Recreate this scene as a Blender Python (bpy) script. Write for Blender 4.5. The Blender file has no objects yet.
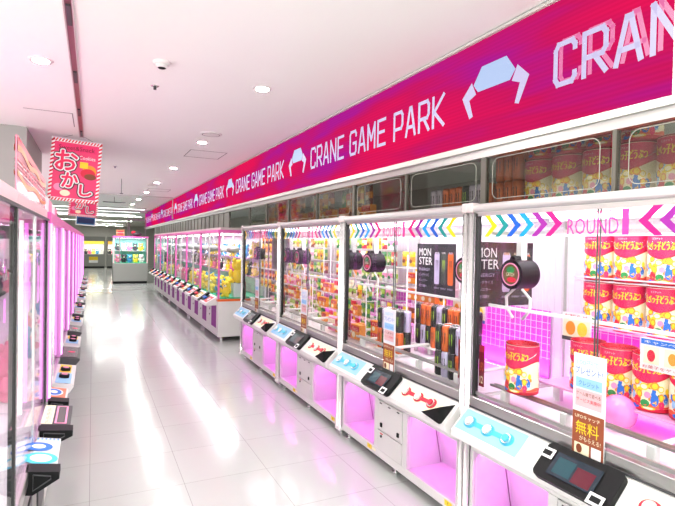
import bpy, math, random
from mathutils import Vector, Matrix
random.seed(7)
S = bpy.context.scene
COL = S.collection
PI = math.pi

# ------------------------------------------------------------------ materials
MATS = {}
def mat(name, col=(.8, .8, .8), rough=.5, metal=0., emit=None, es=1., coat=0., spec=.5, alpha=None, trans=0.):
    if name in MATS: return MATS[name]
    m = bpy.data.materials.new(name); m.use_nodes = True
    b = m.node_tree.nodes['Principled BSDF']
    b.inputs['Base Color'].default_value = (*col, 1)
    b.inputs['Roughness'].default_value = rough
    b.inputs['Metallic'].default_value = metal
    b.inputs['Coat Weight'].default_value = coat
    b.inputs['Specular IOR Level'].default_value = spec
    b.inputs['Transmission Weight'].default_value = trans
    if emit:
        b.inputs['Emission Color'].default_value = (*emit, 1)
        b.inputs['Emission Strength'].default_value = es
    if alpha is not None: b.inputs['Alpha'].default_value = alpha
    MATS[name] = m
    return m
def glass_mat(name, tint=(1, 1, 1), refl=1.0, ior=1.45):
    m = bpy.data.materials.new(name); m.use_nodes = True
    nt = m.node_tree; nt.nodes.clear()
    o = nt.nodes.new('ShaderNodeOutputMaterial'); mx = nt.nodes.new('ShaderNodeMixShader')
    t = nt.nodes.new('ShaderNodeBsdfTransparent'); g = nt.nodes.new('ShaderNodeBsdfGlossy')
    f = nt.nodes.new('ShaderNodeLayerWeight'); mu = nt.nodes.new('ShaderNodeMath'); mu.operation = 'POWER'
    ad = nt.nodes.new('ShaderNodeMath'); ad.operation = 'MULTIPLY_ADD'
    t.inputs[0].default_value = (*tint, 1); g.inputs['Roughness'].default_value = .03
    f.inputs[0].default_value = .5; mu.inputs[1].default_value = 5; ad.inputs[1].default_value = .7*refl; ad.inputs[2].default_value = .02*refl
    nt.links.new(f.outputs['Facing'], mu.inputs[0]); nt.links.new(mu.outputs[0], ad.inputs[0]); nt.links.new(ad.outputs[0], mx.inputs[0])
    nt.links.new(t.outputs[0], mx.inputs[1]); nt.links.new(g.outputs[0], mx.inputs[2])
    nt.links.new(mx.outputs[0], o.inputs[0]); MATS[name] = m
    return m
def c255(r, g, b):
    f = lambda v: (v/255/12.92) if v/255 <= .04045 else ((v/255+.055)/1.055)**2.4
    return (f(r), f(g), f(b))

glass_mat('clear_glass', (.97, .98, .98), .8)
glass_mat('header_acrylic', (.68, .68, .64), 2.0)  # grey tint darkens clear boards, standing in for the unlit storage behind
glass_mat('smoke_curtain_glass', (.93, .95, .94), .5)
glass_mat('tinted_decal_pane', (.9, .9, .9), .3)
WHITE = mat('white_enamel', (.80, .79, .77), .35)
SHELL = mat('white_casing', (.74, .735, .71), .4)
GREYP = mat('grey_casing', c255(150, 150, 146), .5)
ALU = mat('brushed_aluminium', (.62, .62, .60), .32, 1.)
CHR = mat('silver_tube', (.86, .87, .86), .22, .85)
TUBEW = mat('white_tube', (.9, .9, .88), .25, .1, coat=.5)
BLK = mat('black_plastic', (.008, .008, .009), .5, spec=.2)
BLKR = mat('black_rubber', (.02, .02, .02), .7)
DGREY = mat('dark_grey_plastic', (.06, .06, .065), .45)
CONN = mat('pale_pink_connector', c255(205, 190, 190), .5)
PINKP = mat('pink_painted_metal', c255(236, 105, 185), .35)
PINKL = mat('pale_pink_panel', c255(240, 200, 208), .45)
LINER = mat('white_lining', (.85, .8, .85), .5)
ORANGE = mat('orange_trim', c255(236, 110, 50), .4)
TEAL = mat('teal_mat', c255(30, 190, 140), .6)
PURP = mat('purple_acrylic', c255(140, 14, 140), .45, spec=.2)
SCRN = mat('dark_screen', (.02, .03, .045), .12)
BLUE = mat('print_blue', c255(30, 110, 210), .5)
CYAN = mat('print_cyan', c255(60, 190, 225), .4)
REDM = mat('print_red', c255(215, 30, 60), .5)
PINKM = mat('print_pink', c255(235, 40, 110), .5)
YEL = mat('print_yellow', c255(250, 215, 40), .5)
ORG = mat('print_orange', c255(245, 150, 40), .5)
GRN = mat('print_green', c255(40, 140, 70), .5)
LIME = mat('print_lime', c255(160, 200, 60), .5)
CREAM = mat('print_cream', c255(250, 240, 205), .5)
PAPER = mat('white_paper', (.9, .9, .9), .6)
BROWN = mat('print_brown', c255(130, 62, 30), .5)
INK = mat('black_ink', (.015, .015, .015), .5)
LAV = mat('print_lavender', c255(205, 195, 225), .3, .3)
ORC = mat('can_orange', c255(225, 110, 50), .3, .3)
BCAN = mat('can_black', (.02, .022, .02), .28, .3)
SILV = mat('can_silver', (.75, .75, .75), .25, 1.)
NAVY = mat('print_navy', c255(25, 35, 90), .5)
SKYB = mat('print_sky', c255(150, 200, 240), .5)
ROSE = mat('print_rose', c255(245, 150, 190), .5)
MAROON = mat('maroon_card', c255(120, 15, 35), .5)
TUBE = mat('lit_tube', (1, 1, 1), .5, emit=(1, .98, .97), es=1.2)
PTUBE = mat('lit_pink_tube', (1, .6, 1), .5, emit=(1, .2, .93), es=1.15)
LAMP = mat('lit_lamp', (1, 1, 1), .5, emit=(1, .97, .9), es=14)

# ------------------------------------------------------------------ mesh builder
_texts = {}
def text_geo(s):
    if s in _texts: return _texts[s]
    cu = bpy.data.curves.new('t', 'FONT'); cu.body = s; cu.size = 1; cu.resolution_u = 2
    o = bpy.data.objects.new('t', cu); COL.objects.link(o)
    dg = bpy.context.evaluated_depsgraph_get()
    me = bpy.data.meshes.new_from_object(o.evaluated_get(dg))
    vs = [tuple(v.co) for v in me.vertices]; fs = [tuple(p.vertices) for p in me.polygons]
    bpy.data.objects.remove(o); bpy.data.curves.remove(cu); bpy.data.meshes.remove(me)
    if vs:
        x0 = min(v[0] for v in vs); x1 = max(v[0] for v in vs); y0 = min(v[1] for v in vs); y1 = max(v[1] for v in vs)
        vs = [((v[0]-x0)/(x1-x0), (v[1]-y0)/(y1-y0)) for v in vs]
    _texts[s] = (vs, fs); return _texts[s]

class MB:
    def __init__(s): s.v = []; s.f = []; s.m = []; s.sm = []; s.mats = []
    def mi(s, m):
        if m not in s.mats: s.mats.append(m)
        return s.mats.index(m)
    def add(s, vs, fs, m, smooth=False):
        n = len(s.v); k = s.mi(m); s.v += [tuple(v) for v in vs]
        for f in fs: s.f.append(tuple(i+n for i in f)); s.m.append(k); s.sm.append(smooth)
        return s
    def box(s, a, b, m, bev=0):
        x0, x1 = sorted((a[0], b[0])); y0, y1 = sorted((a[1], b[1])); z0, z1 = sorted((a[2], b[2]))
        if bev:
            B = min(bev, (x1-x0)*.45, (y1-y0)*.45, (z1-z0)*.45)
            vs = []; idx = {}
            for i, x in enumerate((x0, x1)):
                for j, y in enumerate((y0, y1)):
                    for k, z in enumerate((z0, z1)):
                        sx, sy, sz = (1, -1)[i], (1, -1)[j], (1, -1)[k]
                        for ax in range(3):
                            p = [x, y, z]
                            for q, sg in ((0, sx), (1, sy), (2, sz)):
                                if q != ax: p[q] += sg*B
                            idx[(i, j, k, ax)] = len(vs); vs.append(p)
            g = lambda i, j, k, a: idx[(i, j, k, a)]
            fs = []
            for i in (0, 1): fs.append([g(i, 0, 0, 0), g(i, 1, 0, 0), g(i, 1, 1, 0), g(i, 0, 1, 0)])
            for j in (0, 1): fs.append([g(0, j, 0, 1), g(1, j, 0, 1), g(1, j, 1, 1), g(0, j, 1, 1)])
            for k in (0, 1): fs.append([g(0, 0, k, 2), g(1, 0, k, 2), g(1, 1, k, 2), g(0, 1, k, 2)])
            for i in (0, 1):
                for j in (0, 1): fs.append([g(i, j, 0, 0), g(i, j, 1, 0), g(i, j, 1, 1), g(i, j, 0, 1)])
            for i in (0, 1):
                for k in (0, 1): fs.append([g(i, 0, k, 0), g(i, 1, k, 0), g(i, 1, k, 2), g(i, 0, k, 2)])
            for j in (0, 1):
                for k in (0, 1): fs.append([g(0, j, k, 1), g(1, j, k, 1), g(1, j, k, 2), g(0, j, k, 2)])
            for i in (0, 1):
                for j in (0, 1):
                    for k in (0, 1): fs.append([g(i, j, k, 0), g(i, j, k, 1), g(i, j, k, 2)])
            return s.add(vs, fs, m)
        vs = [(x, y, z) for x in (x0, x1) for y in (y0, y1) for z in (z0, z1)]
        return s.add(vs, [(0, 1, 3, 2), (4, 6, 7, 5), (0, 4, 5, 1), (2, 3, 7, 6), (0, 2, 6, 4), (1, 5, 7, 3)], m)
    def tube(s, pts, r, m, n=8, closed=False, caps=True):
        pts = [Vector(p) for p in pts]; N = len(pts); rings = []
        for i, p in enumerate(pts):
            a = pts[(i-1) % N] if (closed or i > 0) else p; b = pts[(i+1) % N] if (closed or i < N-1) else p
            d = (b-a).normalized(); up = Vector((0, 0, 1)) if abs(d.z) < .9 else Vector((1, 0, 0))
            u = d.cross(up).normalized(); w = d.cross(u)
            rings.append([p+(u*math.cos(2*PI*k/n)+w*math.sin(2*PI*k/n))*r for k in range(n)])
        vs = [v for q in rings for v in q]; fs = []
        for i in range(N if closed else N-1):
            j = (i+1) % N
            for k in range(n): fs.append((i*n+k, i*n+(k+1) % n, j*n+(k+1) % n, j*n+k))
        if caps and not closed: fs += [tuple(range(n)), tuple(range((N-1)*n, N*n))]
        return s.add(vs, fs, m, True)
    def cyl(s, a, b, r, m, n=16, r2=None):
        a, b = Vector(a), Vector(b); d = (b-a).normalized(); up = Vector((0, 0, 1)) if abs(d.z) < .9 else Vector((1, 0, 0))
        u = d.cross(up).normalized(); w = d.cross(u); r2 = r if r2 is None else r2
        R = lambda c, r: [c+(u*math.cos(2*PI*k/n)+w*math.sin(2*PI*k/n))*r for k in range(n)]
        s.add(R(a, r)+R(b, r2), [(k, (k+1) % n, n+(k+1) % n, n+k) for k in range(n)], m, True)
        s.add(R(a, r), [tuple(range(n))], m); s.add(R(b, r2), [tuple(range(n))], m)
        return s
    def lathe(s, prof, c, m, n=24):   # prof: (r, z)
        vs = []; fs = []
        for r, z in prof:
            for k in range(n): vs.append((c[0]+r*math.cos(2*PI*k/n), c[1]+r*math.sin(2*PI*k/n), c[2]+z))
        for i in range(len(prof)-1):
            for k in range(n): fs.append((i*n+k, i*n+(k+1) % n, (i+1)*n+(k+1) % n, (i+1)*n+k))
        return s.add(vs, fs, m, True)
    def ball(s, c, r, m, n=14, k=9):
        if not hasattr(r, '__len__'): r = (r, r, r)
        vs = []; fs = []
        for i in range(k+1):
            t = PI*i/k
            for j in range(n): vs.append((c[0]+r[0]*math.sin(t)*math.cos(2*PI*j/n), c[1]+r[1]*math.sin(t)*math.sin(2*PI*j/n), c[2]+r[2]*math.cos(t)))
        for i in range(k):
            for j in range(n): fs.append((i*n+j, i*n+(j+1) % n, (i+1)*n+(j+1) % n, (i+1)*n+j))
        return s.add(vs, fs, m, True)
    def prism(s, poly, axis, a, b, m):   # poly in the two other axes
        def P(p, t):
            return (t, p[0], p[1]) if axis == 'x' else (p[0], t, p[1]) if axis == 'y' else (p[0], p[1], t)
        n = len(poly)
        s.add([P(p, a) for p in poly]+[P(p, b) for p in poly],
              [tuple(range(n)), tuple(range(n, 2*n))]+[(i, (i+1) % n, n+(i+1) % n, n+i) for i in range(n)], m)
        return s
    def poly(s, F, pts, m, off=0.):   # flat polygon in frame F = (origin, u, v, n)
        o, u, v, n = F
        return s.add([o+u*p[0]+v*p[1]+n*off for p in pts], [tuple(range(len(pts)))], m)
    def disc(s, F, c, rx, ry, m, off=0., n=18):
        return s.poly(F, [(c[0]+rx*math.cos(2*PI*k/n), c[1]+ry*math.sin(2*PI*k/n)) for k in range(n)], m, off)
    def rect(s, F, x0, y0, x1, y1, m, off=0.): return s.poly(F, [(x0, y0), (x1, y0), (x1, y1), (x0, y1)], m, off)
    def text(s, F, txt, x0, y0, w, h, m, off=.001):
        vs, fs = text_geo(txt)
        if not vs: return s
        o, u, v, n = F
        return s.add([o+u*(x0+p[0]*w)+v*(y0+p[1]*h)+n*off for p in vs], fs, m)
    def build(s, name, parent=None, loc=None, **k):
        me = bpy.data.meshes.new(name); me.from_pydata(s.v, [], s.f)
        for m in s.mats: me.materials.append(m)
        me.polygons.foreach_set('material_index', s.m); me.polygons.foreach_set('use_smooth', s.sm); me.update()
        o = bpy.data.objects.new(name, me); COL.objects.link(o)
        if parent: o.parent = parent
        if loc: o.location = loc
        for a, b in k.items(): o[a] = b
        return o
def fr(o, u, v):
    u, v = Vector(u).normalized(), Vector(v).normalized()
    return (Vector(o), u, v, u.cross(v))
def empty(name, loc=(0, 0, 0), rz=0, **k):
    o = bpy.data.objects.new(name, None); COL.objects.link(o); o.location = loc; o.rotation_euler = (0, 0, rz); o.empty_display_size = .1
    for a, b in k.items(): o[a] = b
    return o
def copy_tree(o, parent=None, **k):
    c = o.copy(); COL.objects.link(c)
    if parent: c.parent = parent
    for a, b in k.items():
        if a == 'loc': c.location = b
        elif a == 'rz': c.rotation_euler = (0, 0, b)
        else: c[a] = b
    for ch in list(o.children): copy_tree(ch, c)
    return c
def light(kind, loc, energy, col=(1, 1, 1), size=(.3, .3), direction=(0, 0, -1), spread=None):
    l = bpy.data.lights.new(kind, 'AREA'); l.shape = 'RECTANGLE' if size[0] != .12 else 'DISK'; l.size, l.size_y = (size if size[0] != .12 else (.1, .1)); l.energy = energy; l.color = col
    if spread: l.spread = spread
    o = bpy.data.objects.new(kind, l); COL.objects.link(o); o.location = loc
    o.rotation_euler = Vector(direction).to_track_quat('-Z', 'Y').to_euler()
    o.visible_camera = True
    return o

# ------------------------------------------------------------------ setting
CZ = 2.98
def floor_mat():
    m = bpy.data.materials.new('glossy_floor_tiles'); m.use_nodes = True; nt = m.node_tree; b = nt.nodes['Principled BSDF']
    tc = nt.nodes.new('ShaderNodeTexCoord'); br = nt.nodes.new('ShaderNodeTexBrick')
    br.offset = 0; br.inputs['Scale'].default_value = 1; br.inputs['Brick Width'].default_value = .6; br.inputs['Row Height'].default_value = .6
    br.inputs['Mortar Size'].default_value = .002; br.inputs['Color1'].default_value = (.555, .575, .56, 1); br.inputs['Color2'].default_value = (.53, .55, .535, 1)
    br.inputs['Mortar'].default_value = (.33, .33, .32, 1)
    nt.links.new(tc.outputs['Object'], br.inputs['Vector'])
    nz = nt.nodes.new('ShaderNodeTexNoise'); nz.inputs['Scale'].default_value = 1.3; nt.links.new(tc.outputs['Object'], nz.inputs['Vector'])
    mp = nt.nodes.new('ShaderNodeMapRange'); mp.inputs['To Min'].default_value = .10; mp.inputs['To Max'].default_value = .2
    nt.links.new(nz.outputs[0], mp.inputs[0]); nt.links.new(mp.outputs[0], b.inputs['Roughness']); nt.links.new(br.outputs['Color'], b.inputs['Base Color'])
    n2 = nt.nodes.new('ShaderNodeTexNoise'); n2.inputs['Scale'].default_value = 9; nt.links.new(tc.outputs['Object'], n2.inputs['Vector'])
    bp = nt.nodes.new('ShaderNodeBump'); bp.inputs['Strength'].default_value = .04; bp.inputs['Distance'].default_value = .02
    nt.links.new(n2.outputs[0], bp.inputs['Height']); nt.links.new(bp.outputs[0], b.inputs['Normal'])
    b.inputs['Coat Weight'].default_value = .3; b.inputs['Coat Roughness'].default_value = .08
    return m
CEILM = mat('white_ceiling', (.92, .945, .91), .8)
WALLG = mat('grey_wall', c255(190, 188, 180), .7)
MB().box((-4, -3, -.1), (6.5, 38, 0), floor_mat()).build('floor', kind='structure')
MB().box((-4, -3, CZ), (6.5, 38, CZ+.1), CEILM).build('ceiling', kind='structure')
MB().box((-4.1, 14, 0), (-4, 38, CZ), WALLG).build('wall_left', kind='structure')
MB().box((6.5, -3, 0), (6.6, 38, CZ), WALLG).build('wall_right', kind='structure')
MB().box((-4, 37, 0), (6.5, 37.1, CZ), WALLG).build('wall_back', kind='structure')
PIL = mat('grey_pillar_panel', c255(165, 166, 162), .6)
MB().box((-3.2, 6.7, 1.9), (-.69, 8.6, CZ), PIL).build('wall_bulkhead', kind='structure')
# soffit far away and ceiling seams
MB().box((-4, 28, 2.72), (6.5, 37, CZ-.001), WALLG).build('trim_1', kind='structure')
SEAM = mat('ceiling_seam', (.25, .25, .24), .8)
def seam_loop(pts, name):
    b = MB()
    for (x0, y0), (x1, y1) in zip(pts, pts[1:]):
        b.box((min(x0, x1)-.004, min(y0, y1)-.004, CZ-.003), (max(x0, x1)+.004, max(y0, y1)+.004, CZ+.001), SEAM)
    b.build(name, kind='structure')
seam_loop([(1.2, 7.1), (1.7, 7.1), (1.7, 7.7), (1.2, 7.7), (1.2, 7.1)], 'trim_2')
seam_loop([(1.2, 12.8), (1.7, 12.8), (1.7, 13.4), (1.2, 13.4), (1.2, 12.8)], 'trim_3')
seam_loop([(-.62, 5.75), (-.2, 5.75), (-.2, 6.4)], 'trim_4')

# ------------------------------------------------------------------ ceiling fittings
t = empty('downlight', (1.24, 4.0, CZ))
ring = MB().lathe([(.05, -.002), (.075, -.006), (.08, 0)], (0, 0, 0), WHITE).build('trim_ring', t)
MB().cyl((0, 0, -.001), (0, 0, -.004), .055, LAMP).build('diffuser', t)
places = ['nearest downlight above the right cabinets', 'second', 'third', 'fourth', 'fifth', 'sixth', 'seventh', 'eighth']
for i, (x, y) in enumerate([(1.24, 4.0), (1.235, 6.5), (1.235, 9.0), (1.23, 11.45), (1.23, 13.8), (1.23, 16.3), (1.22, 18.6), (1.2, 20.9)]):
    o = t if i == 0 else copy_tree(t)
    o.location = (x, y, CZ); o['category'] = 'light'; o['group'] = 'round ceiling downlights'
    o['label'] = 'round recessed ceiling downlight, %s in the line beside the pink screen' % ['nearest', 'second', 'third', 'fourth', 'fifth', 'sixth', 'seventh', 'farthest'][i]
    light('downlight_lamp', (x, y, CZ-.01), 17, (.98, 1, .94), (.12, .12))
o = copy_tree(t); o.location = (-.346, 4.164, CZ); o['label'] = 'round recessed downlight alone on the left of the ceiling track'; o['category'] = 'light'; o['group'] = 'round ceiling downlights'
light('downlight_lamp', (-.346, 4.164, CZ-.01), 12, (1, .95, .88), (.12, .12))
for x, y in ((1.24, 1.5), (.4, -1.0), (4.2, 2.6), (4.2, 6), (4.2, 10)):
    light('downlight_lamp', (x, y, CZ-.01), 26 if x < 3 else 5, (1, .96, .92), (.12, .12))  # unseen lamps without fittings, one of them added behind the camera
for i, (x, y) in enumerate(((1.235, 5.96), (1.21, 12.0))):
    b = MB().lathe([(0, -.012), (.10, -.012), (.125, -.009), (.13, 0)], (0, 0, 0), WHITE, 28)
    b.lathe([(.095, -.0125), (.1, -.0135), (.105, -.0125)], (0, 0, 0), SEAM, 28)
    b.build('ceiling_speaker', loc=(x, y, CZ), label=['round white ceiling speaker with dark rim, near the second downlight', 'round white ceiling speaker, farther down the aisle ceiling'][i], category='speaker', group='ceiling speakers')
t = empty('smoke_detector', (.428, 3.775, CZ), label='round white smoke detector with dark slot hanging from the ceiling', category='smoke detector')
MB().lathe([(0, -.02), (.055, -.02), (.06, -.012), (.06, 0)], (0, 0, 0), WHITE).build('base', t)
MB().lathe([(.02, -.045), (.035, -.04), (.045, -.022), (.04, -.02)], (0, 0, 0), WHITE).build('cap', t)
MB().lathe([(0, -.047), (.024, -.046), (.028, -.043)], (0, 0, 0), BLK).build('sensor', t)
b = MB().lathe([(0, -.004), (.03, -.004), (.033, 0)], (0, 0, 0), CHR); b.cyl((0, 0, -.004), (0, 0, -.03), .012, DGREY)
b.build('ceiling_sprinkler', loc=(.445, 4.38, CZ), label='small metal sprinkler head behind the smoke detector', category='sprinkler')
b = MB().lathe([(0, -.004), (.03, -.004), (.033, 0)], (0, 0, 0), CHR); b.cyl((0, 0, -.004), (0, 0, -.03), .012, DGREY)
b.build('ceiling_sprinkler', loc=(.33, 9.4, CZ), label='tiny sprinkler head farther away above the middle of the aisle', category='sprinkler')
# recessed ceiling track
t = empty('ceiling_track', (-.135, 0, CZ), label='long pink-lined metal track running along the ceiling above the aisle', category='ceiling track')
b = MB(); TRK = mat('track_lip', c255(205, 200, 196), .35, .4)
b.box((-.026, .6, -.012), (-.018, 7.0, 0), TRK); b.box((.018, .6, -.012), (.026, 7.0, 0), TRK); b.box((-.018, .6, -.003), (.018, 7, -.001), mat('track_inside', c255(150, 100, 105), .3, .5))
b.build('channel', t)
for y in (1.9, 3.1, 4.3, 5.5, 6.6): MB().box((-.012, y, -.014), (.012, y+.28, -.003), DGREY).build('slider', t)
# pendant track further away
b = MB(); b.tube([(0, 0, 0), (0, 0, -.16)], .006, DGREY); b.tube([(-.3, 0, -.16), (.3, 0, -.16)], .012, DGREY)
b.build('pendant_bar', loc=(.55, 15.9, CZ), label='thin grey T-shaped bar hanging from the ceiling behind the glass barrier', category='pendant')
b = MB(); b.tube([(0, 0, 0), (0, 0, -.3)], .005, DGREY); b.box((-.03, -.03, -.31), (.03, .03, -.3), DGREY)
b.build('hanging_rod', loc=(.518, 11.2, CZ), label='thin dark rod hanging from the ceiling in the middle of the aisle', category='rod')
# glass smoke barrier
t = empty('glass_smoke_barrier', (0, 15.0, CZ), label='clear glass smoke barrier hanging across the aisle ceiling', category='glass barrier')
MB().box((-3.5, -.004, -.48), (2.06, .004, -.01), MATS['smoke_curtain_glass']).build('pane', t)
MB().box((-3.5, -.015, -.02), (2.06, .015, 0), ALU).box((-3.5, -.008, -.49), (2.06, .008, -.48), DGREY).build('rail', t)
MB().box((2.04, -.012, -.62), (2.06, .012, 0), ALU).build('post', t)
# far fluorescent tubes
for i, y in enumerate((20.8, 23.0, 25.6)):
    t = empty('tube_light', (0.7, y, 2.93), label='long white fluorescent strip light across the far ceiling, %s of three' % ['nearest', 'middle', 'farthest'][i], category='strip light', group='far strip lights')
    MB().box((-2.6, -.05, .02), (1.15, .05, .05), GREYP).build('housing', t)
    MB().tube([(-2.55, 0, 0), (1.1, 0, 0)], .014, mat('far_tube', (1, 1, 1), .5, emit=(1, 1, .97), es=3)).build('tube', t)
for y in (21, 26, 31, 35): light('far_fill_light', (.2, y, 2.65), 50, (1, 1, .96), (3, .03))  # extra area lights added to brighten the far zone, separate from the tubes

# ------------------------------------------------------------------ LED banner
def led_mat():
    m = bpy.data.materials.new('led_screen_picture'); m.use_nodes = True; nt = m.node_tree; nt.nodes.clear()
    N = nt.nodes.new; L = nt.links.new
    o = N('ShaderNodeOutputMaterial'); e = N('ShaderNodeEmission'); tc = N('ShaderNodeTexCoord')
    mp = N('ShaderNodeMapping'); mp.inputs['Rotation'].default_value = (math.radians(18), 0, 0); mp.inputs['Scale'].default_value = (1, .32, 2.0)
    L(tc.outputs['Object'], mp.inputs['Vector'])
    nz = N('ShaderNodeTexNoise'); nz.inputs['Scale'].default_value = 1.25; nz.inputs['Detail'].default_value = 3; L(mp.outputs[0], nz.inputs['Vector'])
    cr = N('ShaderNodeValToRGB'); cr.color_ramp.elements[0].position = .38; cr.color_ramp.elements[0].color = (*c255(180, 30, 150), 1)
    cr.color_ramp.elements[1].position = .60; cr.color_ramp.elements[1].color = (*c255(236, 24, 90), 1)
    k = cr.color_ramp.elements.new(.5); k.color = (*c255(212, 26, 98), 1)
    L(nz.outputs[0], cr.inputs[0])
    # fine dot rows of the display
    wv = N('ShaderNodeTexWave'); wv.bands_direction = 'Z'; wv.inputs['Scale'].default_value = 14; wv.inputs['Distortion'].default_value = 0; L(tc.outputs['Object'], wv.inputs['Vector'])
    mr = N('ShaderNodeMapRange'); mr.inputs['To Min'].default_value = .94; mr.inputs['To Max'].default_value = 1.03; L(wv.outputs[0], mr.inputs[0])
    L(cr.outputs[0], e.inputs[0]); mm = N('ShaderNodeMath'); mm.operation = 'MULTIPLY'; mm.inputs[1].default_value = .76; L(mr.outputs[0], mm.inputs[0]); L(mm.outputs[0], e.inputs[1]); L(e.outputs[0], o.inputs[0])
    return m
LEDM = led_mat()
LTXT = mat('led_lettering', (0, 0, 0), .5, emit=c255(212, 204, 242), es=.76)
LTX2 = mat('led_lettering_shadow', (0, 0, 0), .5, emit=c255(238, 120, 175), es=.75)
LCLW = mat('led_claw_blue', (0, 0, 0), .5, emit=c255(178, 200, 240), es=.8)
Z0, Z1, LX = 2.33, 2.957, 2.1
led = empty('led_banner', (LX, 0, 0), label='long pink LED banner screen with white game park lettering above the right cabinets', category='screen')
MB().box((0, 1.23, Z0), (.05, 24, Z1), LEDM).build('screen', led)
b = MB(); b.box((-.02, 1.19, Z0-.035), (.09, 24, Z0), mat('banner_frame', (.60, .59, .55), .5)); b.box((-.02, 1.19, Z1), (.09, 24, CZ-.006), MATS['banner_frame']); b.box((-.01, 1.19, CZ-.006), (.09, 24, CZ), SEAM); b.box((-.02, 1.19, Z0), (.09, 1.225, Z1), MATS['banner_frame'])
b.box((.0, 1.19, Z0-.085), (.09, 24, Z0-.035), ALU)
b.box((.05, 1.19, Z0), (.09, 24, Z1), MATS['banner_frame'])
b.build('frame', led)
# stroke font with cut corners, unit cell 1 x 1
FONT = {
 'C': [[(1, .8), (1, .88), (.86, 1), (.14, 1), (0, .86), (0, .14), (.14, 0), (.86, 0), (1, .12), (1, .2)]],
 'R': [[(0, 0), (0, 1), (.85, 1), (1, .87), (1, .55), (.85, .42), (0, .42)], [(.5, .42), (1, 0)]],
 'A': [[(0, 0), (.42, 1), (.58, 1), (1, 0)], [(.15, .3), (.85, .3)]],
 'N': [[(0, 0), (0, 1), (1, 0), (1, 1)]],
 'E': [[(1, 1), (0, 1), (0, 0), (1, 0)], [(0, .52), (.85, .52)]],
 'G': [[(1, .8), (1, .88), (.86, 1), (.14, 1), (0, .86), (0, .14), (.14, 0), (.86, 0), (1, .12), (1, .48), (.55, .48)]],
 'M': [[(0, 0), (0, 1), (.5, .35), (1, 1), (1, 0)]],
 'P': [[(0, 0), (0, 1), (.85, 1), (1, .87), (1, .52), (.85, .38), (0, .38)]],
 'K': [[(0, 0), (0, 1)], [(1, 1), (.1, .5), (1, 0)]]}
def strokes(b, F, s, x0, y0, cw, ch, gap, th, m, off):
    x = x0
    for chh in s:
        if chh == ' ': x += cw*.75; continue
        for line in FONT[chh]:
            P = [(x+p[0]*cw, y0+p[1]*ch) for p in line]
            for (ax, ay), (bx, by) in zip(P, P[1:]):
                d = Vector((bx-ax, by-ay)); L = d.length; d /= L; n = Vector((-d.y, d.x))*th/2; e = d*th*.45
                b.poly(F, [(ax-e.x+n.x, ay-e.y+n.y), (bx+e.x+n.x, by+e.y+n.y), (bx+e.x-n.x, by+e.y-n.y), (ax-e.x-n.x, ay-e.y-n.y)], m, off)
        x += cw+gap
PER = 3.127
def led_phrase(yleft, yright):
    F = fr((-.0, yleft, 0), (0, -1, 0), (0, 0, 1))
    W = yleft-yright; s = 'CRANE GAME PARK'; g = .052; n = 13
    cw = (W-g*13)/(n+1.5)
    x = 0
    for wd in s.split():
        b = MB(); strokes(b, F, wd, x, 2.525, cw, .20, g, .025, LTXT, .004); b.build('word', led); x += len(wd)*(cw+g)+cw*.75
def led_claw(yc):
    F = fr((0, yc, 2.66), (0, -1, 0), (0, 0, 1)); b = MB()
    b.poly(F, [(-.13, -.01), (-.17, .04), (-.1, .135), (.1, .135), (.17, .04), (.13, -.01)], LCLW, .004)
    for s in (-1, 1):
        b.poly(F, [(s*.185, .06), (s*.27, -.02), (s*.20, -.16), (s*.17, -.15), (s*.205, -.045), (s*.145, -.02)], LTXT, .005)
    b.build('claw_emblem', led)
for k in range(7):
    led_claw(2.25+PER*k)
    led_phrase(4.97+PER*k if k < 7 else 0, 2.66+PER*k)
# the phrase cut by the near end of the screen
F = fr((0, 1.81, 0), (0, -1, 0), (0, 0, 1)); g = .052; cw = (2.30-g*13)/14.5
b = MB()
strokes(b, F, 'CRAN', .03, 2.54, cw, .2, g, .022, LTX2, .002); strokes(b, F, 'CRAN', 0, 2.53, cw, .2, g, .026, LTXT, .004)
b.build('lettering', led)

# ------------------------------------------------------------------ near crane cabinets (right row)
W = 1.66; D = .85
def rounded(F, x0, y0, x1, y1, r, k=4):
    pts = []
    for cx, cy, a in ((x1-r, y1-r, 0), (x0+r, y1-r, PI/2), (x0+r, y0+r, PI), (x1-r, y0+r, 1.5*PI)):
        for i in range(k+1):
            t = a+PI/2*i/k; pts.append(F[0]+F[1]*(cx+r*math.cos(t))+F[2]*(cy+r*math.sin(t)))
    return pts
CHEV = [mat('decal_'+n, c, .4, spec=.2) for n, c in (('yellow', c255(225, 200, 30)), ('teal', c255(30, 140, 140)), ('navy', c255(30, 90, 190)), ('blue', c255(30, 150, 230)), ('purple', c255(150, 45, 150)), ('magenta', c255(235, 35, 125)))]
DTXT = mat('decal_lettering', c255(240, 60, 155), .4)
def console_F():   # slope frame: u to the reader's right (-y), v up the slope
    return fr((-.13, W, .655), (0, -1, 0), (.13, 0, .125))
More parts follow.
